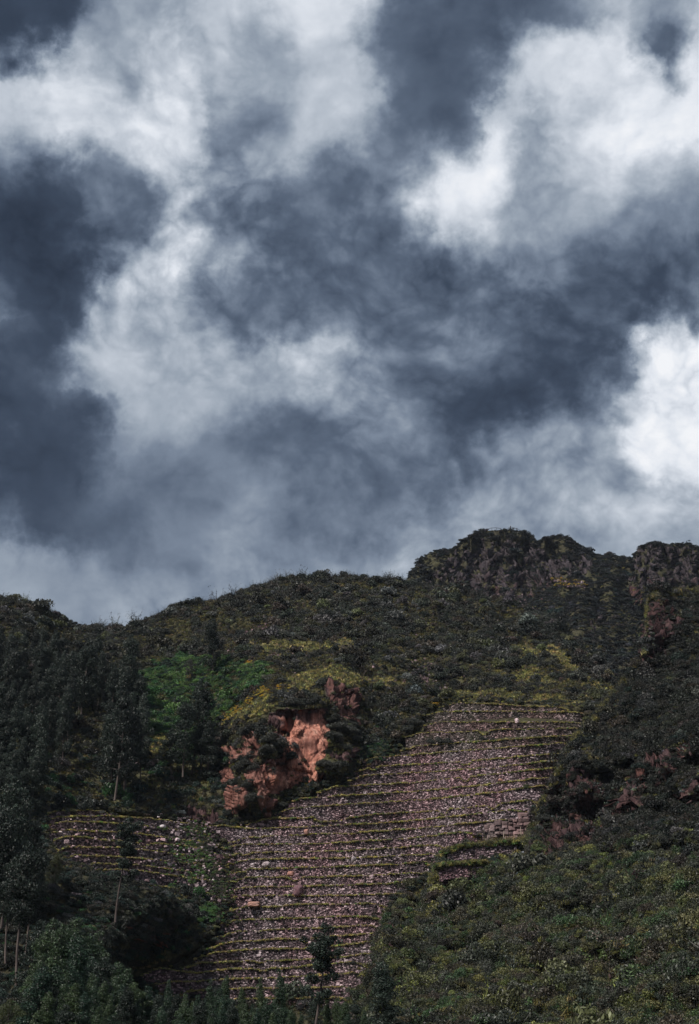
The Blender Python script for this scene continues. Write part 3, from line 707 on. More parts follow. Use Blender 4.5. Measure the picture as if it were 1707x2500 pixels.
def stones(s_pts, z0f, z1f, rowh=0.27, wmin=0.20, wmax=0.48, depth=0.17, rs=None, hole=None):
    """dry-laid stones on a vertical face along the ground line s_pts (n,2); returns verts, quads"""
    rs = rs or rng
    seg = np.linalg.norm(np.diff(s_pts, axis=0), axis=1); cum = np.concatenate([[0], np.cumsum(seg)]); L = cum[-1]
    z0 = z0f(np.linspace(0, L, 60)).min(); z1 = z1f(np.linspace(0, L, 60)).max()
    cs, cz, ws, hs = [], [], [], []
    z = z0
    while z < z1 + rowh:
        n = int(L / (0.5 * (wmin + wmax)) * 1.3) + 3
        w = rs.uniform(wmin, wmax, n) * rs.choice([1, 1, 1, 1.6, .7], n); c = np.cumsum(w) - w / 2 - rs.uniform(0, wmax)
        k = c < L; h = rowh * rs.uniform(0.75, 1.3, k.sum())
        zz = z + rs.normal(0, rowh * 0.16, k.sum())
        cs.append(c[k]); cz.append(zz); ws.append(w[k]); hs.append(h); z += rowh * 0.88
    c = np.concatenate(cs); zc = np.concatenate(cz); w = np.concatenate(ws); h = np.concatenate(hs)
    ok = (c > 0) & (zc > z0f(c)) & (zc < z1f(c) - rowh * 0.2 + rs.normal(0, 0.08, len(c)))
    if hole: ok &= ~hole(c, zc)
    ok &= rs.random(len(c)) > 0.02
    c, zc, w, h = c[ok], zc[ok], w[ok], h[ok]; n = len(c)
    # frustum: 4 back corners, 4 smaller front corners, all jittered
    j = lambda a: rs.normal(0, a, (n, 4))
    sx = np.array([-1, 1, 1, -1]) * 0.5; sz = np.array([-1, -1, 1, 1]) * 0.5
    X = np.concatenate([w[:, None] * sx * 1.02 + j(0.03), w[:, None] * sx * 0.62 + j(0.05)], 1) + c[:, None]
    Z = np.concatenate([h[:, None] * sz * 1.02 + j(0.03), h[:, None] * sz * 0.60 + j(0.04)], 1) + zc[:, None]
    D = np.concatenate([np.zeros((n, 4)), depth * rs.uniform(0.5, 1.4, (n, 1)) + j(0.04)], 1)
    gx = np.interp(X, cum, s_pts[:, 0]); gy = np.interp(X, cum, s_pts[:, 1])
    tx = np.interp(X, cum, np.gradient(s_pts[:, 0], cum)); ty = np.interp(X, cum, np.gradient(s_pts[:, 1], cum))
    nn = np.hypot(tx, ty); nx, ny = ty / nn, -tx / nn        # pointing to the valley (-Y) for a left-to-right line
    V = np.stack([gx + nx * D, gy + ny * D, Z], -1).reshape(-1, 3)
    b = np.arange(n)[:, None] * 8
    F = np.concatenate([b + np.array(q) for q in ([4,5,6,7],[0,1,5,4],[1,2,6,5],[2,3,7,6],[3,0,4,7])])
    return V, F
def clean_line(pts):
    a = np.array(pts, float); x = np.arange(a[0, 0], a[-1, 0] + 1, 5.0); y = np.interp(x, a[:, 0], a[:, 1])
    ker = np.ones(7) / 7; yp = np.pad(y, 3, mode='edge'); return x, np.convolve(yp, ker, 'valid')
def terrace(lines, li, label, group, fwd=1.0):
    x, y = clean_line(lines[li])
    y = y + 1.6 * fbm(np.stack([x / 30.0, x * 0 + li * 3.1, x * 0], -1), 2)
    W3 = at_main(x, y); W3[:, 1] -= fwd
    W3[:, 2] = CAMZ + (W3[:, 2] - CAMZ) * (W3[:, 1] / (W3[:, 1] + fwd))
    W3[:, 0] *= (W3[:, 1] / (W3[:, 1] + fwd))
    # foot: the next lower line if there is one here, else 3 m down
    zlow = W3[:, 2] - 3.0
    if li + 1 < len(lines):
        x2, y2 = clean_line(lines[li + 1]); k = (x >= x2[0]) & (x <= x2[-1])
        lo = at_main(x, np.interp(x, x2, y2))
        zlow = np.where(k, lo[:, 2] - 0.7, zlow)
    zlow = np.minimum(zlow, W3[:, 2] - 0.8)
    g = W3[:, :2]; seg = np.linalg.norm(np.diff(g, axis=0), axis=1); cum = np.concatenate([[0], np.cumsum(seg)])
    ztop = W3[:, 2] + 0.10 * fbm(np.stack([cum / 1.5, cum * 0 + li, cum * 0], -1), 2)
    ztop = ztop - 1.6 * (1 - sstep(0, 4.5, np.minimum(cum, cum[-1] - cum))) * (0.6 + 0.4 * perlin(np.stack([cum, cum * 0 + li, cum * 0], -1)))
    # tumbled stretches
    ztop = ztop - 0.9 * sstep(0.55, 0.8, fbm(np.stack([cum / 9.0, cum * 0 + li * 7.7, cum * 0 + 4], -1), 2)) 
    root = empty('terrace_wall', (g[len(g)//2, 0], g[len(g)//2, 1], float(zlow.min())))
    tag(root, label, 'stone wall', group)
    off = np.array(root.location)
    V, F = stones(g, lambda s: np.interp(s, cum, zlow), lambda s: np.interp(s, cum, ztop))
    obj('stone_face', make_mesh('stone_face', V - off, F, M_STONEM if (group.startswith('stone walls of the big') and li < 6) else M_STONE, False), root)
    n = len(g)
    # earth core directly behind the stones, battered top, and turf tread running back into the slope
    bk = np.stack([g[:, 0], g[:, 1] + 0.9], -1)
    C = np.concatenate([np.column_stack([g, zlow]), np.column_stack([g, ztop - 0.12]), np.column_stack([bk, ztop - 0.12]), np.column_stack([bk, zlow])]) - off
    q = []
    for a in range(3):
        i = np.arange(n - 1); q.append(np.stack([a*n + i, a*n + i + 1, (a+1)*n + i + 1, (a+1)*n + i], -1))
    ends = np.array([[0, n, 2*n, 3*n], [n-1, 4*n-1, 3*n-1, 2*n-1]])
    obj('earth_core', make_mesh('earth_core', C, np.concatenate(q + [ends]), M_EARTH), root)
    T = []
    for k, (dy, dz) in enumerate([(0.15, -0.05), (2.0, 0.0), (4.5, 0.1), (8.0, 0.25), (8.0, -1.0)]):
        T.append(np.column_stack([g[:, 0], g[:, 1] + dy, ztop + dz + 0.06 * perlin(np.stack([cum, cum * 0 + k * 2.3, cum * 0 + li], -1))]))
    T = np.stack(T) - off
    obj('turf_tread', make_mesh('turf_tread', T.reshape(-1, 3), grid_faces(5, n), M_TREAD, True), root)
    WALL_EDGES.append((x, np.column_stack([g, ztop]), li))
ORD = ['first','second','third','fourth','fifth','sixth','seventh','eighth','ninth','tenth','eleventh','twelfth','thirteenth','fourteenth','fifteenth','sixteenth','seventeenth','eighteenth','nineteenth','twentieth',
       'twenty-first','twenty-second','twenty-third','twenty-fourth','twenty-fifth','twenty-sixth','twenty-seventh','twenty-eighth','twenty-ninth','thirtieth','thirty-first','thirty-second']
SPECIAL = {0: 'short topmost rubble terrace wall under the dry grass slope', 3: 'rubble terrace wall with a white boulder on its grassy top edge', 13: 'very long rubble terrace wall running out under the foot of the red cliff',
           31: 'lowest rubble terrace wall, half hidden behind the young trees'}
for i in range(len(LINES)):
    terrace(LINES, i, SPECIAL.get(i, 'rubble terrace wall, %s from the top of the big terraced slope' % ORD[i]), 'stone walls of the big terraced slope')
for i in range(len(LEFTL)):
    lab = 'topmost faint low wall of the left fan of terraces' if i == 0 else 'low tumbled terrace wall, %s from the top of the left fan above the mound' % ORD[i]
    terrace(LEFTL, i, lab, 'tumbled stone walls of the left terraces', 0.8)

# ------------------------------------------------------------------ plant prototypes
def leaf_quads(c, d, nrm, ln, wd):
    """rhombic leaves: centres c, axis d, normal nrm"""
    side = np.cross(d, nrm); side /= np.linalg.norm(side, axis=1)[:, None] + 1e-9
    a = c - d * ln[:, None] * 0.5; b = c + d * ln[:, None] * 0.5
    s = side * (wd * 0.5)[:, None]
    V = np.stack([a, c + s, b, c - s], 1).reshape(-1, 3)
    return V, np.arange(len(V)).reshape(-1, 4)
def unit(v): return v / (np.linalg.norm(v, axis=-1, keepdims=True) + 1e-9)
def bush_mesh(name, mat, seed, n=850, lobes=9, leaf=0.13, flat=0.75, spread=0.62, lobe_r=0.36):
    r = np.random.default_rng(seed)
    lc = unit(r.normal(size=(lobes, 3))) * r.uniform(0.25, spread, (lobes, 1)); lc[:, 2] = np.abs(lc[:, 2]) * flat + 0.12
    lr = r.uniform(0.7, 1.25, lobes) * lobe_r
    k = r.integers(0, lobes, n); d = unit(r.normal(size=(n, 3))); d[:, 2] = np.abs(d[:, 2]) * 0.9 - 0.15
    c = lc[k] + d * (lr[k] * r.uniform(0.65, 1.12, n) ** 0.7)[:, None]; c[:, 2] = np.maximum(c[:, 2], 0.0)
    ax = unit(r.normal(size=(n, 3)) + d * 0.3); nm = unit(r.normal(size=(n, 3)) * 0.55 + d)
    V, F = leaf_quads(c, ax, nm, leaf * r.uniform(0.6, 1.5, n), leaf * 0.55 * r.uniform(0.6, 1.4, n))
    return make_mesh(name, V, F, mat)
def tuft_mesh(name, mat, seed, n=70, h=0.55, w=0.05, sp=0.35):
    r = np.random.default_rng(seed)
    b = np.column_stack([r.normal(0, sp * 0.5, (n, 2)), np.zeros(n)]); lean = np.column_stack([r.normal(0, 0.35, (n, 2)), np.ones(n)])
    t = b + unit(lean) * (h * r.uniform(0.5, 1.2, n))[:, None]; a = r.uniform(0, math.pi, n)
    s = np.column_stack([np.cos(a), np.sin(a), a * 0]) * w
    m = (b + t) / 2 + np.column_stack([r.normal(0, .03, (n, 2)), np.zeros(n)])
    V = np.stack([b - s, b + s, m + s * 0.8, t, m - s * 0.8], 1).reshape(-1, 3)
    return make_mesh(name, V, np.arange(len(V)).reshape(-1, 5), mat)
def twig_mesh(name, mat, seed, n=26, leaves=160):
    r = np.random.default_rng(seed); VV, FF, off = [], [], 0
    tips = []
    for i in range(n):
        d = unit(np.array([r.normal(0, .45), r.normal(0, .45), 1.0])); L = r.uniform(0.5, 1.25); s = unit(r.normal(size=3)) * 0.022
        p0 = np.array([r.normal(0, .12), r.normal(0, .12), 0]); p1 = p0 + d * L * 0.6; p2 = p1 + unit(d + r.normal(0, .35, 3)) * L * 0.45
        VV.append(np.stack([p0 - s, p0 + s, p1 + s * .7, p1 - s * .7])); FF.append(np.array([[0,1,2,3]]) + off); off += 4
        VV.append(np.stack([p1 - s * .7, p1 + s * .7, p2 + s * .2, p2 - s * .2])); FF.append(np.array([[0,1,2,3]]) + off); off += 4
        tips += [p1, p2, (p1 + p2) / 2]
    tips = np.array(tips); k = r.integers(0, len(tips), leaves); c = tips[k] + r.normal(0, .07, (leaves, 3))
    V, F = leaf_quads(c, unit(r.normal(size=(leaves, 3))), unit(r.normal(size=(leaves, 3))), r.uniform(.06, .13, leaves), r.uniform(.03, .06, leaves))
    return make_mesh(name, np.concatenate([np.concatenate(VV), V]), np.concatenate([np.concatenate(FF), F + off]), mat)
def rosette_mesh(name, mat, seed, n=34):
    r = np.random.default_rng(seed); a = r.uniform(0, 2*math.pi, n); e = r.uniform(0.1, 1.2, n)
    d = np.column_stack([np.cos(a)*np.cos(e), np.sin(a)*np.cos(e), np.sin(e)]); L = r.uniform(.35, .6, n); s = np.column_stack([-np.sin(a), np.cos(a), a*0]) * .05
    V = np.stack([-s * .8, s * .8, d * L[:, None] * .5 + s, d * L[:, None] + np.array([0, 0, -.05]), d * L[:, None] * .5 - s], 1).reshape(-1, 3)
    return make_mesh(name, V, np.arange(len(V)).reshape(-1, 5), mat)
proto_col = bpy.data.collections.new('plant_prototypes')
PROTO = []      # order: bushes 0-5, fine bushes 6-8, tufts 9-11, twigs 12-14, rosettes 15-16, flat bush 17-18
def addproto(me):
    o = bpy.data.objects.new('%02d_%s' % (len(PROTO), me.name), me); proto_col.objects.link(o); PROTO.append(o)
for i in range(6): addproto(bush_mesh('bush', M_LEAFI, 100 + i, lobes=6 + i, flat=0.6 + 0.1 * (i % 3)))
for i in range(3): addproto(bush_mesh('fine_bush', M_LEAFI, 120 + i, n=1500, lobes=13, leaf=0.085, lobe_r=0.3, spread=0.72))
for i in range(3): addproto(tuft_mesh('tuft', M_LEAFI, 140 + i))
for i in range(3): addproto(twig_mesh('twigs', M_LEAFI, 160 + i))
for i in range(2): addproto(rosette_mesh('rosette', M_LEAFI, 170 + i))
for i in range(2): addproto(bush_mesh('flat_bush', M_LEAFI, 180 + i, n=900, lobes=12, leaf=0.11, flat=0.3, spread=0.85, lobe_r=0.28))
BUSH, FINE, TUFT, TWIG, ROS, FLAT = [0,1,2,3,4,5], [6,7,8], [9,10,11], [12,13,14], [15,16], [17,18]

def scatter_object(name, pts, idx, scl, tint, label, cat='ground cover', rot=None):
    n = len(pts); me = bpy.data.meshes.new(name); me.vertices.add(n); me.vertices.foreach_set('co', np.asarray(pts, np.float32).ravel())
    def A(nm, typ, key, arr):
        at = me.attributes.new(nm, typ, 'POINT'); at.data.foreach_set(key, np.ascontiguousarray(arr).ravel())
    A('pick', 'INT', 'value', np.asarray(idx, np.int32)); A('scl', 'FLOAT_VECTOR', 'vector', np.asarray(scl, np.float32))
    if rot is None: rot = np.column_stack([rng.normal(0, .18, n), rng.normal(0, .18, n), rng.uniform(0, 6.283, n)])
    A('rot', 'FLOAT_VECTOR', 'vector', np.asarray(rot, np.float32)); A('tint', 'FLOAT_VECTOR', 'vector', np.asarray(tint, np.float32))
    o = obj(name, me); tag(o, label, cat, None, 'stuff')
    m = o.modifiers.new('scatter', 'NODES'); m.node_group = SCATTER
    return o
def scatter_group():
    g = bpy.data.node_groups.new('scatter_plants', 'GeometryNodeTree')
    g.interface.new_socket('Geometry', in_out='INPUT', socket_type='NodeSocketGeometry'); g.interface.new_socket('Geometry', in_out='OUTPUT', socket_type='NodeSocketGeometry')
    gi = g.nodes.new('NodeGroupInput'); go = g.nodes.new('NodeGroupOutput')
    mp = g.nodes.new('GeometryNodeMeshToPoints'); iop = g.nodes.new('GeometryNodeInstanceOnPoints'); ci = g.nodes.new('GeometryNodeCollectionInfo')
    ci.inputs[0].default_value = proto_col; ci.inputs['Separate Children'].default_value = True; ci.inputs['Reset Children'].default_value = True
    def na(nm, t):
        a = g.nodes.new('GeometryNodeInputNamedAttribute'); a.data_type = t; a.inputs[0].default_value = nm; return a.outputs[0]
    g.links.new(gi.outputs[0], mp.inputs[0]); g.links.new(mp.outputs[0], iop.inputs['Points']); g.links.new(ci.outputs[0], iop.inputs['Instance'])
    iop.inputs['Pick Instance'].default_value = True
    g.links.new(na('pick', 'INT'), iop.inputs['Instance Index'])
    e2r = g.nodes.new('FunctionNodeEulerToRotation'); g.links.new(na('rot', 'FLOAT_VECTOR'), e2r.inputs[0]); g.links.new(e2r.outputs[0], iop.inputs['Rotation'])
    g.links.new(na('scl', 'FLOAT_VECTOR'), iop.inputs['Scale']); g.links.new(iop.outputs[0], go.inputs[0])
    return g
SCATTER = scatter_group()

def sample_surf(S, n, dens, frame=(-150, 1860, 1200, 2620), rs=rng):
    G, PX, PY = S.G, S.PX, S.PY
    a = G[1:, :-1] - G[:-1, :-1]; b = G[:-1, 1:] - G[:-1, :-1]; area = np.linalg.norm(np.cross(a, b), axis=-1)
    cx = (PX[:-1, :-1] + PX[1:, 1:]) / 2; cy = (PY[:-1, :-1] + PY[1:, 1:]) / 2
    w = area * dens(cx, cy) * ((cx > frame[0]) & (cx < frame[1]) & (cy > frame[2]) & (cy < frame[3]))
    p = w.ravel() / w.sum(); k = rs.choice(len(p), n, p=p); i, j = np.unravel_index(k, w.shape)
    u, v = rs.random(n)[:, None], rs.random(n)[:, None]
    pt = (G[i, j]*(1-u) + G[i, j+1]*u)*(1-v) + (G[i+1, j]*(1-u) + G[i+1, j+1]*u)*v
    u, v = u[:, 0], v[:, 0]
    return pt, PX[i, j]*(1-u) + PX[i, j+1]*u, PY[i, j]*(1-v) + PY[i+1, j]*v
def pick(lst, n): return rng.choice(lst, n)
def tintmix(cols, w, n, var=0.25):
    c = np.array(cols, float)[rng.choice(len(cols), n, p=np.array(w) / sum(w))]
    return c * np.exp(np.clip(rng.normal(0, var, (n, 1)), -0.7, 0.5)) * (1 + rng.normal(0, 0.07, (n, 3)))
DK = (0.014, 0.020, 0.015); DK2 = (0.036, 0.041, 0.030); BR = (0.050, 0.042, 0.030); GY = (0.090, 0.092, 0.088); OL = (0.074, 0.078, 0.034); YG = (0.20, 0.185, 0.055)
GN = (0.026, 0.082, 0.026); GN2 = (0.075, 0.145, 0.036); YL = (0.55, 0.36, 0.03); SV = (0.15, 0.165, 0.155); STRAW = (0.22, 0.18, 0.08); TEAL = (0.016, 0.036, 0.028)
GREENZ = [(335,1650),(380,1615),(460,1600),(560,1615),(650,1630),(640,1665),(600,1700),(570,1745),(530,1775),(505,1830),(440,1860),(350,1830),(325,1740)]
def zfun(polys, soft, wob):
    return lambda px, py: region(px, py, polys, soft, wob)
zgreen = zfun([GREENZ], 6, 16); zgrass = zfun(GRASSP, 5, 9); zrock = zfun(ROCKS_MAIN, 3, 7); zrs = zfun(ROCKS_SPUR, 4, 10)
def terr_in(px, py): return sstep(1, 12, polydist(px, py, TERR) + 5 * nz(px, py, 20, 14, 55.5))
def nz(px, py, sx, sy, k): return fbm(np.stack([px / sx, py / sy, px * 0 + k], -1), 3)

# main hillside scrub
def d_main(px, py): return (1 - 0.97 * zrock(px, py)) * (1 - terr_in(px, py)) * (1 - 0.8 * zgrass(px, py)) * (0.12 + 1.2 * sstep(-0.2, 0.35, nz(px, py, 55, 24, 1.5)))
pt, qx, qy = sample_surf(SM, 30000, d_main)
n = len(pt); g = zgreen(qx, qy); u_ = rng.random(n)
tint = tintmix([DK, DK2, BR, GY, OL], [5, 4, 2.0, 1.0, 1.6], n, 0.3)
gt = tintmix([GN, GN2, TEAL, OL], [4, 3, 2, 1], n, 0.25); tint = np.where((g > u_)[:, None], gt, tint)
low = (qy > 1850) & (qx < 560); lt = tintmix([TEAL, DK, GN, GY], [3, 4, 1, 0.6], n, 0.3); tint = np.where(low[:, None] & (g < u_)[:, None], lt, tint)
sc = rng.lognormal(-0.05, 0.48, n) * np.where(qy < 1600, 1.2, 1.0)
idx = np.where(rng.random(n) < 0.78, pick(BUSH, n), np.where(rng.random(n) < 0.25, pick(FLAT, n), pick(TWIG, n)))
scatter_object('hillside_scrub', pt + [0, 0, -0.1], idx, np.column_stack([sc, sc, sc * rng.uniform(.85, 1.45, n)]), tint, 'low dark scrub covering the slopes around the stone terraces')
def d_green(px, py): return zgreen(px, py) * (1 - .9 * zgrass(px, py)) * (0.15 + 1.2 * sstep(-.35, .25, nz(px, py, 34, 18, 61.5)))
pt, qx, qy = sample_surf(SM, 3600, d_green); n = len(pt); sc = rng.lognormal(0.05, .35, n)
scatter_object('green_thicket', pt, np.where(rng.random(n) < .6, pick(BUSH, n), pick(FINE, n)), np.column_stack([sc, sc, sc * .85]), tintmix([GN, GN2, TEAL, (0.10, .17, .04)], [5, 4, 2, 1], n, .28), 'bright green leafy thicket on the slope left of the red cliff')
# grass of the main hillside
def d_grass(px, py): return (1 - 0.97 * zrock(px, py)) * (1 - terr_in(px, py)) * (0.25 + 2.2 * zgrass(px, py) + 1.0 * sstep(0.25, -0.2, nz(px, py, 55, 24, 1.5)))
pt, qx, qy = sample_surf(SM, 42000, d_grass); n = len(pt)
z = zgrass(qx, qy); tint = tintmix([OL, YG, STRAW, BR], [3, 2.4, 1.2, 1.2], n, 0.3) * (0.6 + 1.0 * z)[:, None]
sc = rng.uniform(.7, 1.5, n)
scatter_object('hillside_grass', pt, pick(TUFT, n), np.column_stack([sc, sc, sc * .9]), tint, 'dry olive grass tufts between the scrub of the hillside')
# ridge line twigs and bushes
xs = np.concatenate([rng.uniform(-60, 1500, 900), rng.uniform(540, 1000, 420)]); ys = ridge_main(xs) + rng.uniform(-1, 9, 1320); dm = depth_main(xs, ys); pt = P(xs, ys, dm); n = len(pt)
sc = rng.lognormal(0.15, 0.45, n); idx = np.where((rng.random(n) < 0.45) | (np.arange(n) >= 900), pick(TWIG, n), pick(BUSH, n))
scatter_object('ridge_scrub', pt + [0, 0, -0.3], idx, np.column_stack([sc, sc, sc * 1.1]), tintmix([DK, BR, DK2], [4, 1, 2], n), 'twiggy scrub standing against the sky along the hillside ridge')
# peaks
def d_peak(px, py):
    rk = region(px, py, ROCKS_PEAK, 8, 14)
    return (1 - 0.88 * rk) * (0.3 + sstep(-0.5, 0.3, nz(px, py, 26, 20, 9.5))) * (py < 1760)
pt, qx, qy = sample_surf(SP, 21000, d_peak, (940, 1760, 1200, 1760)); n = len(pt)
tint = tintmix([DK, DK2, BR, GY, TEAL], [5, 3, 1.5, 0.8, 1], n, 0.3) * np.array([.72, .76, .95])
sc = rng.lognormal(0.25, 0.4, n)
scatter_object('peak_scrub', pt, np.where(rng.random(n) < .8, pick(BUSH, n), pick(FLAT, n)), np.column_stack([sc * 1.15, sc * 1.15, sc * rng.uniform(.6, 1, n)]), tint, 'dark scrub clinging to the rocky peaks behind')
pt, qx, qy = sample_surf(SP, 9000, lambda px, py: 0.15 + 3 * sstep(-0.2, 0.4, nz(px, py, 50, 24, 3.5)) * (py > 1440), (940, 1760, 1200, 1760)); n = len(pt)
sc = rng.uniform(1.0, 2.2, n); scatter_object('peak_grass', pt, pick(TUFT, n), np.column_stack([sc, sc, sc * .8]), tintmix([OL, BR, YG], [4, 2, 1], n, .3) * 0.8, 'thin dry grass on the slopes below the rocky peaks')
xs = rng.uniform(985, 1760, 520); ys = ridge_peak(xs) + rng.uniform(-1, 8, 520); pt = P(xs, ys, depth_peak(xs, ys)); n = len(pt)
sc = rng.lognormal(0.3, 0.45, n) * (1 - 0.7 * ((xs > 1180) & (xs < 1272)))
scatter_object('summit_scrub', pt + [0, 0, -0.4], pick(BUSH, n), np.column_stack([sc, sc, sc * .8]), tintmix([DK, DK2], [3, 1], n), 'bushes along the skyline of the rocky peaks')
# right spur
LEDGE = [(1060,2095),(1130,2055),(1290,2050),(1270,2085),(1230,2120),(1090,2135)]
def d_spur(px, py): return (1 - 0.9 * zrs(px, py)) * (1 - 0.95 * sstep(-4, 4, polydist(px, py, LEDGE))) * (1 - np.clip(1.4 * cave(px, py, 1130, 2168, 46, 13), 0, .97)) * (1 - .7 * cave(px, py, 1490, 1975, 30, 40)) * (0.3 + sstep(-0.6, 0.3, nz(px, py, 50, 40, 2.5)))
pt, qx, qy = sample_surf(SR, 36000, d_spur, (-150, 2250, 1200, 2620)); n = len(pt)
lowr = sstep(1980, 2150, qy + 0.12 * (1400 - qx))
ta = tintmix([DK, DK2, GY, BR, SV, TEAL], [5, 4, 1.6, 1.6, 0.0, 1.2], n, .32); tb = tintmix([OL, DK2, (0.034, 0.060, 0.024), (0.11, 0.115, 0.035), BR, SV], [3, 4.5, 1.6, 1.0, 1.2, 0.0], n, .32)
tint = np.where((rng.random(n) < lowr)[:, None], tb * np.array([1.12, 1.15, 1.1]), ta * .6)
sc = rng.lognormal(-0.02, 0.42, n); r0 = rng.random(n)
idx = np.where(r0 < 0.62, pick(FINE, n), np.where(r0 < 0.82, pick(BUSH, n), np.where(r0 < 0.92, pick(TWIG, n), pick(FLAT, n))))
scatter_object('spur_scrub', pt + [0, 0, -0.1], idx, np.column_stack([sc, sc, sc * rng.uniform(.8, 1.4, n)]), tint, 'mixed green and grey scrub covering the near right-hand spur')
pt, qx, qy = sample_surf(SR, 12000, lambda px, py: (1 - 0.9 * zrs(px, py)) * (0.2 + sstep(-0.3, 0.4, nz(px, py, 60, 30, 12.5)))); n = len(pt)
sc = rng.uniform(.7, 1.4, n); scatter_object('spur_grass', pt, pick(TUFT, n), np.column_stack([sc, sc, sc]), tintmix([OL, YG, DK2, STRAW], [4, 1.2, 3, .5], n, .3), 'tufts of olive grass among the scrub of the right-hand spur')
pt, qx, qy = sample_surf(SR, 3200, lambda px, py: (0.3 + 2.0 * (py < 2050)) * sstep(-0.1, 0.4, nz(px, py, 40, 30, 15.5))); n = len(pt)
sc = rng.uniform(.35, 1.0, n); scatter_object('bromeliad_cover', pt + [0, 0, .45], pick(ROS, n), np.column_stack([sc, sc, sc]), tintmix([(0.30, .32, .31), (0.18, .25, .19), (.12, .14, .12)], [2, 1, 2], n, .3), 'small silvery rosette plants dotted over the right-hand spur')
xs = rng.uniform(1050, 1720, 3600); ys = ridge_spur(xs) + np.abs(rng.normal(0, 9, 3600)) - 1; pt = P(xs, ys, depth_spur(xs, ys) - .3); n = len(pt); sc = rng.uniform(.6, 1.4, n)
scatter_object('crest_grass', pt, np.where(rng.random(n) < .8, pick(TUFT, n), pick(TWIG, n)), np.column_stack([sc, sc, sc]), tintmix([YG, OL, STRAW, GY], [3, 3, 1, 1.2], n, .3), 'pale grass and twigs along the crest of the right-hand spur')
# mound
pt, qx, qy = sample_surf(SL, 7000, lambda px, py: 0.3 + sstep(-0.5, 0.3, nz(px, py, 40, 30, 20.5)) - 0.25 * region(px, py, [[(310,2262),(328,2266),(326,2290),(312,2292)], [(362,2272),(398,2268),(400,2306),(372,2312)]], 3, 4) * 1.1); n = len(pt)
sc = rng.lognormal(-0.05, 0.35, n)
scatter_object('mound_scrub', pt, np.where(rng.random(n) < .6, pick(FINE, n), np.where(rng.random(n) < .6, pick(BUSH, n), pick(TWIG, n))), np.column_stack([sc, sc, sc * .9]), tintmix([DK, TEAL, DK2, GN, GY, BR], [5, 3, 3, .7, .8, .8], n, .3), 'dark tangled scrub on the lower left mound')
# yellow flowering bushes
fl = [(580,1690,16),(548,1752,14),(575,1735,12),(445,1668,7),(395,1702,12),(460,1655,7),(560,1640,10),(612,1622,10),(640,1690,18),(690,1680,14),(600,1712,14),(1065,1722,6),(925,1520,5),(1180,1512,4)]
pp = []
for (x, y, r_) in fl: pp.append(np.column_stack([rng.normal(x, r_ * .7, r_ * 5), rng.normal(y, r_ * .4, r_ * 5)]))
pp = np.concatenate(pp); dm = depth_main(pp[:, 0], pp[:, 1]); pt = P(pp[:, 0], pp[:, 1], dm - 0.8); n = len(pt); sc = rng.uniform(.25, .55, n)
scatter_object('yellow_flowers', pt + [0, 0, .1], pick(BUSH, n), np.column_stack([sc] * 3), tintmix([YL, (0.42, .34, .05), OL], [3, 2, 2], n, .2), 'yellow flowering bushes above and beside the red cliff', 'flowers')
# grass fringe on every wall edge, and weeds in the walls and gully
ep, es, et = [], [], []
for x, E, li in WALL_EDGES:
    m = int(len(x) * 5 / 10.7 * 9); k = rng.uniform(0, len(x) - 1.001, m); i = k.astype(int); f = (k - i)[:, None]
    e = E[i] * (1 - f) + E[i + 1] * f; xx = x[i] + 5 * (k - i)
    v = nz(xx, xx * 0 + li * 40.0, 60, 30, 30.5); keep = rng.random(m) < sstep(-1.1, -0.3, v)
    e = e + np.column_stack([rng.normal(0, .1, m), rng.uniform(-0.52, 0.1, m), rng.uniform(-0.16, 0.02, m)])
    ep.append(e[keep]); es.append(rng.uniform(.28, .68, m)[keep] * (0.8 + 0.5 * sstep(-.2, .5, v[keep])))
    t = tintmix([YG, OL, STRAW, GN2], [3, 2, 3, .4], m, .25); et.append(t[keep])
ep, es, et = map(np.concatenate, (ep, es, et)); n = len(ep)
scatter_object('terrace_edge_grass', ep, pick(TUFT, n), np.column_stack([es * 1.1, es * 1.1, es * .62]), et * 1.9, 'yellow green grass fringing the top edges of the terrace walls')
ww, wt, wsz = [], [], []
for x, E, li in WALL_EDGES:
    m = int(len(x) * 0.55); i = rng.integers(0, len(x), m); e = E[i].copy(); e[:, 1] -= 0.25; e[:, 2] -= rng.uniform(0.1, 2.4, m)
    gz = np.exp(-((x[i] - (470 + (E[i, 2] * 0))) / 55.0) ** 2); keep = rng.random(m) < 0.35 + gz
    ww.append(e[keep]); wsz.append(rng.uniform(.2, .5, m)[keep]); wt.append(tintmix([DK2, OL, GN2, BR], [3, 3, 1.5, 1], m, .3)[keep])
gx = rng.normal(470, 34, 900); gy = rng.uniform(2020, 2200, 900); gx += (gy - 2100) * 0.25
e = P(gx, gy, base_main(gx, gy) - 1.2); k = nz(gx, gy, 18, 12, 41.5) > 0.0
ww.append(e[k]); wsz.append(rng.uniform(.3, .7, 900)[k]); wt.append(tintmix([GN2, (0.08, .17, .05), OL, BR], [3, 2, 2, 1], 900, .3)[k])
gx = rng.normal(500, 16, 160); gy = rng.normal(2230, 9, 160); ww.append(P(gx, gy, base_main(gx, gy) - 1.4)); wsz.append(rng.uniform(.5, 1.0, 160)); wt.append(tintmix([GN2, (0.06, .15, .05)], [1, 1], 160, .2))
gx = rng.normal(915, 22, 300); gy = rng.normal(1830, 14, 300); ww.append(P(gx, gy, base_main(gx, gy) - 1.0)); wsz.append(rng.uniform(.5, 1.2, 300)); wt.append(tintmix([GN, TEAL, OL], [2, 2, 1], 300, .2))
bp = np.array(TERR + TERR[:1], float); bl = np.concatenate([[0], np.cumsum(np.linalg.norm(np.diff(bp, axis=0), axis=1))])
t_ = rng.uniform(0, bl[-1], 2600); gx = np.interp(t_, bl, bp[:, 0]) + rng.normal(0, 7, 2600); gy = np.interp(t_, bl, bp[:, 1]) + rng.normal(0, 5, 2600)
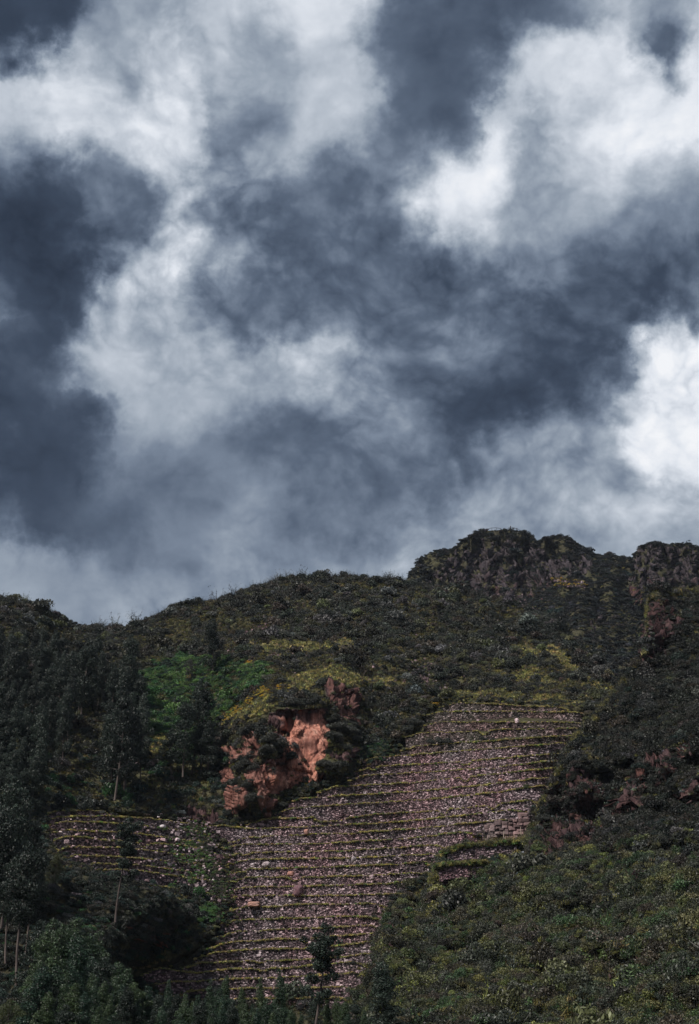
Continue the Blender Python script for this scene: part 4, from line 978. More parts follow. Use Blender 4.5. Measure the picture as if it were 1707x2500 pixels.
k = (gy < 2300) & (zrock(gx, gy) < .3); ww.append(P(gx, gy, base_main(gx, gy) - cliff_prot(gx, gy) - .6)[k]); wsz.append(rng.uniform(.35, 1.1, 2600)[k]); wt.append(tintmix([DK2, OL, TEAL, BR, GY], [4, 2, 1.5, 1, 1], 2600, .3)[k])
for x, E, li in WALL_EDGES:
    for e0 in (0, -1):
        if li == 99: continue
        m = 16; e = np.repeat(E[e0][None], m, 0) + np.column_stack([rng.normal(0, 1.5, m), rng.uniform(-.8, 2.0, m), rng.uniform(-2.6, .4, m)])
        ww.append(e); wsz.append(rng.uniform(.5, 1.3, m)); wt.append(tintmix([DK2, OL, TEAL, BR, YG], [4, 2, 1, 1, .6], m, .3))
t_ = rng.uniform(0, 1, 700); gx = 480 + 70 * t_ + rng.normal(0, 11, 700); gy = 2015 + 190 * t_ + rng.normal(0, 5, 700)
ww.append(P(gx, gy, base_main(gx, gy) - 1.0)); wsz.append(rng.uniform(.25, .8, 700)); wt.append(tintmix([DK2, OL, GN2, BR], [4, 2, 1.3, 1], 700, .3))
ww, wsz, wt = map(np.concatenate, (ww, wsz, wt)); n = len(ww)
scatter_object('wall_weeds', ww, np.where(rng.random(n) < .6, pick(BUSH, n), pick(TUFT, n)), np.column_stack([wsz] * 3), wt, 'weeds and small plants rooted in the terrace walls and gully')

# loose rubble: pale stones lying about
def rubble(name, px, py, sz, depthf, label, mat, lift=0.3):
    n = len(px); c = P(px, py, depthf(px, py) - lift)
    base = np.array([[-1,-1,-1],[1,-1,-1],[1,1,-1],[-1,1,-1],[-1,-1,1],[1,-1,1],[1,1,1],[-1,1,1]], float) * 0.5
    V = base[None] * (1 + rng.normal(0, .18, (n, 8, 3))) * np.column_stack([sz * rng.uniform(.8, 1.6, n), sz, sz * rng.uniform(.5, .9, n)])[:, None]
    a = rng.uniform(0, 6.28, n); ca, sa = np.cos(a)[:, None], np.sin(a)[:, None]
    V = np.stack([V[..., 0]*ca - V[..., 1]*sa, V[..., 0]*sa + V[..., 1]*ca, V[..., 2] + V[..., 0] * .2], -1) + c[:, None]
    b = np.arange(n)[:, None] * 8
    F = np.concatenate([b + np.array(q) for q in ([3,2,1,0],[4,5,6,7],[0,1,5,4],[1,2,6,5],[2,3,7,6],[3,0,4,7])])
    o = obj(name, make_mesh(name, V.reshape(-1, 3), F, mat)); tag(o, label, 'rubble', None, 'stuff')
gx = np.concatenate([rng.normal(640, 50, 300), rng.normal(1105, 30, 120), rng.normal(630, 30, 120), rng.normal(800, 60, 160), rng.uniform(560, 1350, 500), rng.normal(1040, 22, 200)])
gy = np.concatenate([rng.normal(1589, 5, 300), rng.normal(1512, 12, 120), rng.normal(1540, 16, 120), rng.normal(1592, 5, 160), rng.uniform(1440, 1690, 500), rng.normal(1655, 18, 200)])
rubble('slope_rubble', gx, gy, np.minimum(rng.lognormal(-1.0, 0.35, len(gx)), .6), depth_main, 'pale broken stones scattered over the scrub slope', M_STONE, 0.5)
gx = np.concatenate([rng.normal(480, 40, 700), rng.uniform(120, 540, 500), rng.uniform(560, 1300, 500)]); gy = np.concatenate([rng.uniform(1995, 2200, 700), rng.uniform(1985, 2150, 500), rng.uniform(1750, 2400, 500)])
gx[:700] += (gy[:700] - 2100) * .25; k = inpoly(gx, gy, TERR) & (rng.random(len(gx)) < .55)
rubble('terrace_rubble', gx[k], gy[k], rng.lognormal(-1.15, 0.35, k.sum()), base_main, 'loose stones fallen from the terrace walls', M_STONE, 1.3)

# ------------------------------------------------------------------ trees
def tube(path, rad, seg=7):
    path = np.asarray(path, float); d = unit(np.gradient(path, axis=0)); V = []
    for p, t, r_ in zip(path, d, rad):
        a = unit(np.cross(t, [0.3, 1, 0.1])); b = np.cross(t, a); an = np.linspace(0, 2*math.pi, seg, endpoint=False)
        V.append(p + r_ * (np.cos(an)[:, None] * a + np.sin(an)[:, None] * b))
    V = np.concatenate(V); F = []
    for i in range(len(path) - 1):
        for j in range(seg): F.append([i*seg + j, i*seg + (j+1) % seg, (i+1)*seg + (j+1) % seg, (i+1)*seg + j])
    return V, np.array(F)
def join(parts):
    VV, FF, o = [], [], 0
    for V, F in parts: VV.append(V); FF.append(F + o); o += len(V)
    return np.concatenate(VV), np.concatenate(FF)
def make_tree_meshes(kind, seed):
    """nominal height 16 m. returns trunk mesh, crown mesh"""
    r = np.random.default_rng(seed); H = 16.0; z = np.linspace(0, 1, 14)
    lean = r.normal(0, .35, 2); wob = np.column_stack([np.sin(z * 5 + r.uniform(0, 6)) * .22, np.cos(z * 4 + r.uniform(0, 6)) * .22])
    top = 0.93
    path = np.column_stack([lean[0] * z * 2 + wob[:, 0], lean[1] * z * 2 + wob[:, 1], z * H * top]); path[:, :2] -= path[0, :2]
    r0 = {'tall': .16, 'young': .13, 'lone': .13, 'bare': .15, 'broad': .18}[kind]
    parts = [tube(path, r0 * (1 - z) ** .8 + 0.025)]
    lob = r.uniform(0, 6.28, 3)
    cl = []      # clusters (centre, radii)
    if kind == 'tall': lo, nb, prof = 0.20, 24, lambda t: 1.2 + 1.0 * math.sin(t * 3.0 + lob[1] * .2) - 0.9 * max(0, t - .8) / .2
    elif kind == 'young': lo, nb, prof = 0.04, 27, lambda t: 2.0 * (1 - t) ** .7 + .2
    elif kind == 'bare': lo, nb, prof = 0.46, 26, lambda t: 2.1 * math.sin(math.pi * (0.15 + .8 * t)) ** .7
    elif kind == 'lone': lo, nb, prof = 0.42, 40, lambda t: 1.7 + .5 * math.sin(t * 9)
    else: lo, nb, prof = 0.22, 30, lambda t: 4.4 * math.sin(math.pi * (0.12 + 0.86 * t)) ** .6
    for i in range(nb):
        t = (i + r.uniform(0, .9)) / nb; zz = lo + (1 - lo) * t
        if kind == 'lone' and (0.50 < zz < 0.56 or 0.63 < zz < 0.68): continue
        a = i * 2.4 + r.normal(0, .5); rr = prof(t) * r.uniform(.35, 1.0) * (1 + .25 * math.sin(a * 2 + lob[0] + t * 5))
        base = np.array([np.interp(zz * .94, z, path[:, k]) for k in range(3)])
        tip = base + np.array([math.cos(a) * rr, math.sin(a) * rr, r.uniform(.1, .9) * (0.5 + rr * .35)])
        mid = (base + tip) / 2 + np.array([0, 0, -.12]); parts.append(tube([base, mid, tip], [.07, .045, .02], 5))
        cl.append((tip, r.uniform(.6, 1.4) * (.55 if kind == 'lone' else 1) * (1.2 if kind == 'broad' else 1.05 if kind != 'young' else 1.0)))
        if r.random() < .7: cl.append((mid + r.normal(0, .25, 3), r.uniform(.4, .75)))
    cl.append((path[-1] + [0, 0, .1], .75)); cl.append((path[-1] + [.3, -.2, .55], .42))
    cnt = {'tall': 12000, 'young': 11000, 'lone': 9000, 'bare': 10000, 'broad': 12000}[kind]
    cc = np.array([c for c, _ in cl]); cr = np.array([q for _, q in cl]); w = cr ** 2; k = r.choice(len(cl), cnt, p=w / w.sum())
    d = unit(r.normal(size=(cnt, 3))); c = cc[k] + d * (cr[k] * r.uniform(.1, 1, cnt) ** .3)[:, None] * np.array([1, 1, .85]) 
    ax = unit(r.normal(size=(cnt, 3)) * .8 + np.array([0, 0, -.9 if kind != 'broad' else 0])); nm = unit(r.normal(size=(cnt, 3)) * .45 + d)
    V, F = leaf_quads(c, ax, nm, r.uniform(.16, .38, cnt), r.uniform(.08, .17, cnt))
    mats = {'tall': (M_BARKD, M_EUC), 'young': (M_BARKD, M_EUCY), 'lone': (M_BARK, M_EUC), 'bare': (M_BARK, M_EUC), 'broad': (M_BARK, M_OLIVE)}[kind]
    tv, tf = join(parts)
    return make_mesh('trunk_' + kind, tv, tf, mats[0], True), make_mesh('crown_' + kind, V, F, mats[1])
TM = {k: [make_tree_meshes(k, s + i * 7) for i in range(m)] for k, s, m in (('tall', 300, 6), ('young', 400, 6), ('lone', 500, 2), ('bare', 550, 3), ('broad', 600, 3))}
NAMES = {'tall': 'eucalyptus_tree', 'bare': 'eucalyptus_tree', 'young': 'young_eucalyptus', 'lone': 'slender_tree', 'broad': 'bushy_tree'}
def add_tree(kind, foot_pt, height, label, group=None, variant=None, wide=1.0, lean=0.0, crown_mat=None):
    v = TM[kind][variant if variant is not None else random.randrange(len(TM[kind]))]
    s = height / 16.4
    root = empty(NAMES[kind], foot_pt, random.uniform(0, 6.28), (s * wide, s * wide, s))
    root.rotation_euler = (random.gauss(0, .015), lean + random.gauss(0, .015), root.rotation_euler[2])
    tag(root, label, 'tree', group)
    t = obj('trunk', v[0], root); c = obj('crown', v[1], root)
    if crown_mat:
        c.data = v[1].copy(); c.data.materials[0] = crown_mat
    return root
def foot_and_h(px, pybase, pytop, Y):
    b = P(px, pybase, Y); tp = P(px, pytop, Y); return b + [0, 0, -.4], float(tp[2] - b[2]) + .4
def tree_on(surf_depth, kind, px, pybase, pytop, label, group=None, **kw):
    Y = float(surf_depth(np.array([float(px)]), np.array([float(pybase)]))[0]) - kw.pop('fwd', 1.0)
    b, h = foot_and_h(px, pybase, pytop, Y); return add_tree(kind, b, h, label, group, **kw)
def tree_valley(kind, px, pytop, Y, label, group=None, **kw):
    a, fy, fz = ray(px, pytop); x = float(a / fy * Y); zt = float(CAMZ + fz / fy * Y); zb = float(valley_z(x, Y)) - .3
    return add_tree(kind, (x, Y, zb), zt - zb, label, group, **kw)
# picked-out trees
tree_on(depth_main, 'tall', 468, 1885, 1651, 'tallest dark eucalyptus of the clump beside the green bushes', variant=0, wide=.9)
tree_on(depth_main, 'tall', 492, 1880, 1655, 'right-hand dark eucalyptus of the clump left of the red cliff', variant=1, wide=.9)
tree_on(depth_main, 'tall', 447, 1893, 1702, 'shorter front eucalyptus of the clump left of the red cliff', variant=2, wide=1.2, fwd=4)
tree_on(depth_main, 'tall', 506, 1890, 1752, 'small dark eucalyptus leaning against the left edge of the red cliff', variant=3, wide=1.3, fwd=3)
tree_on(depth_main, 'tall', 418, 1885, 1775, 'low dark tree at the left foot of the eucalyptus clump', variant=4, wide=1.5, fwd=3)
tree_on(depth_main, 'tall', 519, 1648, 1508, 'solitary dark conifer-like tree high on the slope above the green bushes', variant=5, wide=1.2)
tree_on(depth_main, 'broad', 463, 1668, 1604, 'round brownish tree just above the green bushes', variant=0, crown_mat=M_DKLEAF, wide=.8)
tree_on(depth_main, 'tall', 311, 1745, 1541, 'tall dark eucalyptus at the right edge of the hillside wood', variant=2, wide=1.0)
tree_on(depth_main, 'tall', 199, 1757, 1551, 'pale-topped eucalyptus with a long bare trunk in the middle of the wood', variant=1, wide=1.1)
tree_on(depth_main, 'tall', 281, 1950, 1667, 'big feathery eucalyptus standing in front at the foot of the wood', variant=4, wide=.95, fwd=4)
tree_on(depth_main, 'tall', 302, 1945, 1700, 'dark eucalyptus close behind the big feathery one', variant=5, wide=.9, fwd=2)
tree_on(lambda a, b: base_mound(a, b), 'lone', 282, 2245, 1985, 'slender solitary tree with tiered crown in front of the left terraces', variant=0, wide=1.15, fwd=2)
tree_valley('lone', 765, 2243, 150, 'solitary tree with forked crown standing in front of the terraces at the bottom', variant=1, wide=1.35)
tree_valley('tall', 922, 2338, 150, 'dark tree against the left foot of the right-hand spur', variant=3, wide=1.6)
tree_valley('young', 695, 2356, 150, 'narrow pointed young eucalyptus left of the solitary forked tree', variant=0, wide=.9)
tree_on(lambda a, b: base_mound(a, b), 'broad', 132, 2170, 2078, 'bright green bushy tree below the left end of the terraces', variant=1, wide=.85)
tree_on(lambda a, b: base_mound(a, b), 'broad', 95, 2190, 2105, 'grey green bushy tree beside the bright green one', variant=2, wide=.8, crown_mat=M_EUC)
tree_valley('broad', 28, 2432, 128, 'olive green bushy tree filling the bottom left corner', variant=2, wide=1.1)
# big trees along the left edge with bare pale trunks
LE = iter(['foremost bare-trunked tree at the left edge, leaning slightly', 'bare-trunked tree just left of the foremost one', 'bare-trunked tree just right of the foremost one', 'tall bushy-topped tree cut by the left edge of the photo', 'tall tree rising from behind the bare trunks at the left edge', 'low tree between the bare trunks and the young plantation', 'tree beside the bright green bushy tree, on its left', 'tree half outside the photo behind the bare trunks', 'tree standing right behind the foremost bare trunk'])
for (x, yb, yt, w) in [(41, 2398, 2040, 1.0), (14, 2345, 2075, 1.0), (62, 2330, 2070, .9), (4, 2260, 1880, .9), (30, 2200, 1905, .9), (88, 2320, 2150, .9), (70, 2160, 1990, .9), (-20, 2330, 1960, 1.0), (52,2240,2045,1.0)]:
    tree_on(lambda a, b: base_mound(a, b), 'bare', x, yb, yt, next(LE), 'trees along the left edge', wide=w, fwd=random.uniform(2, 6))
# the wood on the left slope
r2 = random.Random(3); cnt = 0
for row, (yb, hmin, hmax) in enumerate([(1640, 80, 120), (1690, 100, 150), (1740, 120, 170), (1800, 130, 190), (1860, 140, 200), (1915, 150, 215), (1965, 150, 210), (2010, 130, 190)]):
    x = -60 + r2.uniform(0, 20)
    xmax = [150, 260, 330, 345, 340, 345, 120, 95][row]
    while x < xmax:
        if not (row in (3, 4) and 165 < x < 245 and r2.random() < .6) and not (row >= 5 and 95 < x < 235 and r2.random() < .7):
            rk_ = ['upper fringe', 'middle rank', 'lowest rank'][0 if row < 2 else 1 if row < 5 else 2]
            zn_ = 'at the left edge' if x < 40 else 'left of the long bare trunks' if x < 120 else 'among the long bare trunks' if x < 215 else 'close to the green bushes'
            lab = 'dark eucalyptus in the wood, %s, %s' % (rk_, zn_); grp = 'wood, %s, %s' % (rk_, zn_)
            tree_on(depth_main, 'tall', x, yb + r2.uniform(-18, 18), yb - r2.uniform(hmin, hmax), lab, grp, wide=r2.uniform(.7, 1.1))
        x += r2.uniform(16, 33) * (1.15 if row > 3 else 1.0)
# young plantation in the valley
tops = pw([(-60, 2380), (60, 2330), (110, 2230), (150, 2215), (215, 2225), (260, 2290), (300, 2355), (350, 2402), (420, 2415), (520, 2412), (600, 2420), (660, 2415), (740, 2425), (830, 2440), (960, 2452)])
for row, (Y, dy, sp, x0, x1) in enumerate([(172, 0, 30, 95, 330), (160, 26, 26, 70, 900), (148, 56, 27, 60, 960), (136, 92, 30, 40, 960), (124, 140, 34, 60, 960), (112, 185, 38, 60, 960)]):
    x = x0 + r2.uniform(0, 20)
    while x < x1:
        if 735 < x < 800 and Y < 155: x += 24; continue
        yt = float(tops(x)) + dy * (0.33 if x > 300 else 1.0) + r2.uniform(-26, 42)
        if yt < 2478:
            rk_ = ['rear row', 'rear row', 'middle row', 'middle row', 'front row', 'front row'][row]
            zn_ = 'beside the bare trunks on the left' if x < 150 else 'below the mound' if x < 300 else 'right of the mound' if x < 450 else 'before the lowest terraces' if x < 620 else 'left of the forked tree' if x < 745 else 'right of the forked tree'
            kd = 'young' if r2.random() < .62 else 'tall'
            tree_valley(kd, x, yt, Y + r2.uniform(-4, 4), ('young' if kd == 'young' else 'dark rounded') + ' eucalyptus in the plantation, %s, %s' % (rk_, zn_), 'plantation, %s, %s' % (rk_, zn_), wide=r2.uniform(.9, 1.35) * (1.0 if row < 3 else .9) * (1.35 if kd == 'tall' else 1), crown_mat=None if kd == 'young' or r2.random() < .5 else M_EUCY)
        x += sp * r2.uniform(.7, 1.25)
for (x, y) in [(517, 2385), (549, 2374), (643, 2378), (406, 2384), (590, 2405)]:
    tree_valley('young', x, y, 155, 'slim young eucalyptus poking up in front of the lowest terraces', 'slim treetops before the lowest terraces', wide=.8)

# ------------------------------------------------------------------ individual shrubs
SB = [bush_mesh('shrub_a', M_DKLEAF, 801, n=2600, lobes=14, leaf=.075), bush_mesh('shrub_b', M_DKLEAF, 802, n=2600, lobes=11, leaf=.08, flat=.9), bush_mesh('shrub_c', M_OLIVE, 803, n=2600, lobes=15, leaf=.075), bush_mesh('shrub_d', M_OLIVE, 804, n=2400, lobes=12, leaf=.08, flat=.6)]
def shrub(px, py, depthf, size, which, label, group=None, name='shrub', lift=.5):
    Y = float(depthf(np.array([float(px)]), np.array([float(py)]))[0]) - lift
    o = obj(name, SB[which]); o.location = [float(a) for a in P(px, py, Y) + [0, 0, -.25]]; o.rotation_euler = (0, 0, random.uniform(0, 6.28)); o.scale = (size, size, size * random.uniform(.8, 1.05))
    tag(o, label, 'bush', group); return o
shrub(1179, 1806, base_main, 1.6, 0, 'round dark bush on the terrace edge right of centre', lift=1.5)
shrub(1205, 1806, base_main, 1.0, 1, 'smaller bush just right of the round dark bush', lift=1.5)
for x, s in ((1050, 1.9), (1072, 2.1), (1094, 1.9)): shrub(x, 1815, base_main, s, 1, 'dark bush in the row against the fifth terrace wall', 'row of bushes on the terrace', lift=1.8)
shrub(1012, 1770, base_main, 3.0, 0, 'big dark bush at the left end of the upper terraces', lift=1.5)
shrub(998, 1785, base_main, 2.4, 1, 'low dark bush below the big one at the left end of the upper terraces', lift=1.5)
shrub(1283, 1923, base_main, 1.3, 2, 'bright green bush on the terrace above the block ruin', lift=1.6)
shrub(1266, 1927, base_main, 1.1, 3, 'low bright green plant left of the green bush on the terrace', lift=1.6)
shrub(690, 1696, depth_main, 2.6, 0, 'dark round bush in the grass above the brow of the red cliff', lift=1.0)
shrub(790, 1672, depth_main, 2.9, 0, 'large dark green bush on the top of the red cliff', lift=1.0)
shrub(1247, 1650, depth_main, 1.3, 0, 'lone small bush on the pale dry grass slope')
for (x, y, s) in [(672, 1716, 3.0), (695, 1722, 2.6), (720, 1722, 2.8), (745, 1720, 2.6), (768, 1716, 2.6)]:
    shrub(x, y, depth_main, s, 1, 'dark shrub hanging over the brow of the red cliff', 'shrubs on the cliff brow', lift=.6)
for (x, y, s) in [(640, 1795, 3.0), (662, 1812, 3.4), (680, 1822, 3.0), (655, 1835, 2.8), (615, 1850, 2.4), (600, 1868, 3.0), (585, 1880, 2.6), (622, 1880, 2.2)]:
    shrub(x, y, depth_main, s, random.choice([0, 1]), 'dark shrub on a ledge of the left half of the red cliff', 'shrubs on the left ledges of the cliff', lift=1.0)
for (x, y, s) in [(790, 1868, 2.6), (806, 1872, 3.0), (822, 1880, 2.8), (838, 1870, 2.2), (812, 1800, 3.0), (830, 1780, 3.2), (850, 1790, 3.2), (868, 1810, 2.6), (820, 1760, 2.8), (842, 1830, 2.4)]:
    shrub(x, y, depth_main, s, random.choice([0, 1]), 'dark shrub on a ledge of the right half of the red cliff', 'shrubs on the right ledges of the cliff', lift=1.0)
for (x, y, s) in [(590, 1935, 2.4), (605, 1958, 2.8), (622, 1950, 2.4), (575, 1912, 2.6), (560, 1990, 2.0), (610, 1920, 2.6)]:
    shrub(x, y, depth_main, s, random.choice([0, 1]), 'dark shrub on the lower left buttress of the red cliff', 'shrubs on the lower buttress', lift=.8)
pt, qx, qy = sample_surf(SR, 150, lambda px, py: (1 - .9 * zrs(px, py)), (900, 1707, 1500, 2490))
for p_, x, y in zip(pt, qx, qy):
    w = random.choice([2, 3, 2, 0]) if y > 2080 else random.choice([0, 1])
    o = obj('shrub', SB[w]); s = random.uniform(1.1, 2.1) * (.8 if y > 2250 else 1)
    o.location = [float(a) for a in p_ + [0, 0, -.2]]; o.rotation_euler = (0, 0, random.uniform(0, 6.28)); o.scale = (s, s, s * .85)
    kd = 'leafy olive' if w > 1 else 'dark'
    zn_ = ('by the rocky knob' if y < 1640 else 'above the reddish cliffs' if y < 1850 else 'around the reddish cliffs' if y < 2080 else 'below the reddish cliffs' if y < 2260 else 'near the bottom of the photo')
    zx_ = 'left flank' if x < 1250 else 'middle' if x < 1480 else 'right side'
    tag(o, '%s shrub, near spur, %s, %s' % (kd, zx_, zn_), 'bush', 'spur shrubs, %s, %s, %s' % (kd, zx_, zn_))

# ------------------------------------------------------------------ boulders
def boulder(px, py, w, h, depthf, mat, label, lift=1.6, seed=0, sq=0.35):
    import bmesh
    Y = float(depthf(np.array([float(px)]), np.array([float(py)]))[0]) - lift
    bm = bmesh.new(); bmesh.ops.create_icosphere(bm, subdivisions=3, radius=0.5)
    v = np.array([q.co[:] for q in bm.verts]); v = np.sign(v) * np.abs(v * 2) ** (1 - sq) / 2
    v = v * (1 + .22 * fbm(v * 2.2 + seed * 9.1, 3)[:, None]); v *= [w, w * .8, h]; v[:, 2] += h * .35
    for q, c in zip(bm.verts, v): q.co = c
    me = bpy.data.meshes.new('boulder'); bm.to_mesh(me); bm.free(); me.materials.append(mat)
    o = obj('boulder', me); o.location = [float(a) for a in P(px, py, Y)]; o.rotation_euler = (0, 0, seed); tag(o, label, 'rock')
boulder(1263, 1764, 1.15, 1.1, base_main, M_WHITE, 'white boulder perched on an upper terrace edge', 1.3, 1)
boulder(650, 2117, 2.1, 1.3, base_main, M_PALE, 'large pale slab in the middle of the terraces', 1.5, 2, .1)
boulder(620, 2212, 2.4, 0.9, base_main, M_TAN, 'flat tan boulder on the edge of a lower terrace', 1.6, 3, .5)
boulder(729, 2186, 2.3, 2.2, base_main, M_PURP, 'dark purplish boulder built into a lower terrace wall', 1.5, 4, .2)
boulder(1222, 1907, 1.0, .6, base_main, M_TAN, 'small pinkish boulder above the wooden ladder', 1.6, 5)
boulder(397, 2021, 1.2, .7, base_main, M_WHITE, 'small white rock in the rubble of the left terraces', 1.6, 6)
boulder(433, 2053, .9, .7, base_main, M_WHITE, 'small white rock at the top of the green gully', 1.6, 7)
boulder(748, 2036, 1.2, 1.1, base_main, M_TAN, 'small tan boulder under the red cliff terraces', 1.6, 8)
boulder(710, 2137, 1.4, .9, base_main, M_TAN, 'reddish boulder on a terrace edge right of the pale slab', 1.5, 9)
boulder(864, 2101, 1.0, .9, base_main, M_PALE, 'small pale block in the centre of the terraces', 1.5, 10)
boulder(908, 2147, 1.2, 1.0, base_main, M_PALE, 'pale round boulder right of the centre of the terraces', 1.5, 11)
boulder(431, 1619, 1.6, .6, depth_main, M_PALE, 'pale flat rock above the green bushes', .9, 12)
boulder(368, 1869, 1.8, 1.2, depth_main, M_PALE, 'grey slanting rock in the scrub left of the eucalyptus clump', .9, 13, .1)
boulder(336, 1868, 1.7, .7, depth_main, M_PALE, 'flat grey rock left of the slanting one', .9, 14, .3)
boulder(384, 2306, 1.7, 1.5, base_mound, M_TAN, 'rounded reddish boulder on the right flank of the mound', .9, 15)
boulder(163, 2060, 1.0, .9, base_main, M_PALE, 'round pale stone at the left end of the terraces', 1.4, 16)

# ------------------------------------------------------------------ block ruin on the right
def line_world(pts, depthf, fwd):
    a = np.array(pts, float); x = np.linspace(a[0, 0], a[-1, 0], 24); y = np.interp(x, a[:, 0], a[:, 1]); return P(x, y, depthf(x, y) - fwd)
root_pt = P(1235, 2050, 255.0)
ruin = empty('block_wall', root_pt); tag(ruin, 'ruined wall of big grey blocks with a low doorway beside the spur', 'ruin')
gx = np.linspace(1184, 1300, 26); gl = P(gx, np.full(26, 2052.0), np.full(26, 254.5)); gtop = P(gx, np.interp(gx, [1184, 1200, 1250, 1270, 1300], [2008, 2006, 1998, 1990, 1984]), np.full(26, 254.5))[:, 2]
seg = np.concatenate([[0], np.cumsum(np.linalg.norm(np.diff(gl[:, :2], axis=0), axis=1))]); zb = float(gl[0, 2]) - .5
door_s = float(np.interp(1229, gx, seg))
door = lambda c, z: (np.abs(c - door_s) < .55) & (z < zb + 1.75)
V, F = stones(gl[:, :2], lambda s: s * 0 + zb, lambda s: np.interp(s, seg, gtop), rowh=.68, wmin=.7, wmax=1.6, depth=.4, hole=door)
off = np.array(ruin.location)
obj('block_face', make_mesh('block_face', V - off, F, M_BLOCK), ruin)
def boxes(lst):
    VV, FF, o = [], [], 0
    for (x0, x1, y0, y1, z0, z1) in lst:
        VV.append(np.array([[x0,y0,z0],[x1,y0,z0],[x1,y1,z0],[x0,y1,z0],[x0,y0,z1],[x1,y0,z1],[x1,y1,z1],[x0,y1,z1]], float))
        FF.append(np.array([[3,2,1,0],[4,5,6,7],[0,1,5,4],[1,2,6,5],[2,3,7,6],[3,0,4,7]]) + o); o += 8
    return np.concatenate(VV), np.concatenate(FF)
gy0 = float(gl[:, 1].mean()); X0, X1 = float(gl[0, 0]), float(gl[-1, 0]); xd = X0 + door_s / seg[-1] * (X1 - X0)
V, F = boxes([(X0, xd - .6, gy0 + .05, gy0 + 1.2, zb, float(gtop.min()) - .2), (xd + .6, X1, gy0 + .05, gy0 + 1.2, zb, float(gtop.min()) - .2), (xd - .6, xd + .6, gy0 + .052, gy0 + 1.2, zb + 1.9, float(gtop.min()) - .25), (xd - .62, xd + .62, gy0 + 1.1, gy0 + 1.25, zb, zb + 1.9)])
obj('rubble_core', make_mesh('rubble_core', V - off, F, M_EARTH), ruin)
V, F = boxes([(xd - .9, xd + .95, gy0 - .32, gy0 + .1, zb + 1.75, zb + 2.15)]); obj('lintel', make_mesh('lintel', V - off, F, M_BLOCK), ruin)
def pole(name, p0, p1, r_, mat, label, cat):
    p0, p1 = np.array(p0, float), np.array(p1, float); m = (p0 + p1) / 2 + [.03, 0, .02]
    V, F = tube([p0, m, p1], [r_, r_ * .9, r_ * .8], 8); F = list(map(list, F))
    o = obj(name, make_mesh(name, V - p0, np.array(F), mat, True)); o.location = [float(a) for a in p0]; tag(o, label, cat); return o
q0, q1 = P(1273, 2048, 252.6), P(1271, 2019, 252.6); pole('wooden_post', q0, q1, .09, M_WOOD, 'upright pale wooden pole against the block ruin', 'post')
q0, q1 = P(1228, 2053, 252.8), P(1231, 2028, 253.6); pole('wooden_prop', q0, q1, .07, M_WOOD, 'left wooden prop leaning in the ruin doorway', 'prop')
q0, q1 = P(1234, 2053, 252.8), P(1230, 2040, 253.6); pole('wooden_prop', q0, q1, .07, M_WOOD, 'short right wooden prop leaning in the ruin doorway', 'prop')
# ledge walls under the ruin, on the spur
def ledge_wall(pts, h, Y, label, fringe=True):
    a = np.array(pts, float); x = np.linspace(a[0, 0], a[-1, 0], 30); y = np.interp(x, a[:, 0], a[:, 1]); w3 = P(x, y, float(np.median(depth_spur(x, y))) - Y)
    s = np.concatenate([[0], np.cumsum(np.linalg.norm(np.diff(w3[:, :2], axis=0), axis=1))])
    root = empty('ledge_wall', w3[15] - [0, 0, h]); tag(root, label, 'stone wall'); off = np.array(root.location); n = 30
    V, F = stones(w3[:, :2], lambda t: np.interp(t, s, w3[:, 2] - h), lambda t: np.interp(t, s, w3[:, 2]), rowh=.24, wmin=.2, wmax=.5, depth=.14)
    obj('stone_face', make_mesh('stone_face', V - off, F, M_STONE), root)
    rows = [(0, -h), (0, -.1), (1.5, 0.0), (5, .5), (9, 1.0)]
    T = np.stack([np.column_stack([w3[:, 0], w3[:, 1] + dy, w3[:, 2] + dz]) for dy, dz in rows]) - off
    obj('turf_top', make_mesh('turf_top', T.reshape(-1, 3), grid_faces(5, n), M_TREAD, True), root)
    return x, w3
EX = []
EX.append(ledge_wall([(1092, 2080), (1130, 2068), (1200, 2063), (1262, 2058)], 3.0, 6.5, 'neat low stone wall of the grassy ledge under the block ruin'))
EX.append(ledge_wall([(1072, 2118), (1090, 2112), (1150, 2108), (1185, 2110)], 2.4, 9.0, 'rough wall of the lower grassy ledge above the cave'))
ep, et = [], []
for x, w3 in EX:
    k = rng.integers(0, 30, 900); e = w3[k] + np.column_stack([rng.normal(0, .5, 900), rng.uniform(-.4, 3.5, 900), rng.uniform(-.35, .1, 900)]); ep.append(e); et.append(tintmix([YG, OL, GN2], [3, 3, 1.2], 900, .25))
ep, et = np.concatenate(ep), np.concatenate(et); n = len(ep); sc = rng.uniform(.6, 1.3, n)
scatter_object('ledge_grass', ep, np.where(rng.random(n) < .8, pick(TUFT, n), pick(BUSH, n)), np.column_stack([sc, sc, sc * .9]) * np.where(rng.random(n) < .8, 1, .5)[:, None], et, 'bright grass on the ledges under the block ruin')

# ladder on the terrace
lad = empty('ladder', P(1173, 1937, float(base_main(1175., 1937.)) - 1.75)); tag(lad, 'small wooden ladder leaning on a terrace wall above the ruin', 'ladder')
Lb = P(1173, 1937, float(base_main(1175., 1937.)) - 1.75); Lt = P(1177, 1917, float(base_main(1175., 1917.)) - 1.55)
for sx in (-.28, .28):
    V, F = tube([Lb + [sx, 0, 0], Lt + [sx, 0, .2]], [.05, .045], 6); obj('rail', make_mesh('rail', V - Lb, F, M_WOOD), lad)
for i in range(6):
    c = Lb + (Lt - Lb) * (.1 + .16 * i); V, F = tube([c + [-.36, -.06, 0], c + [.36, -.06, 0]], [.045, .045], 6); obj('rung', make_mesh('rung', V - Lb, F, M_WOOD), lad)

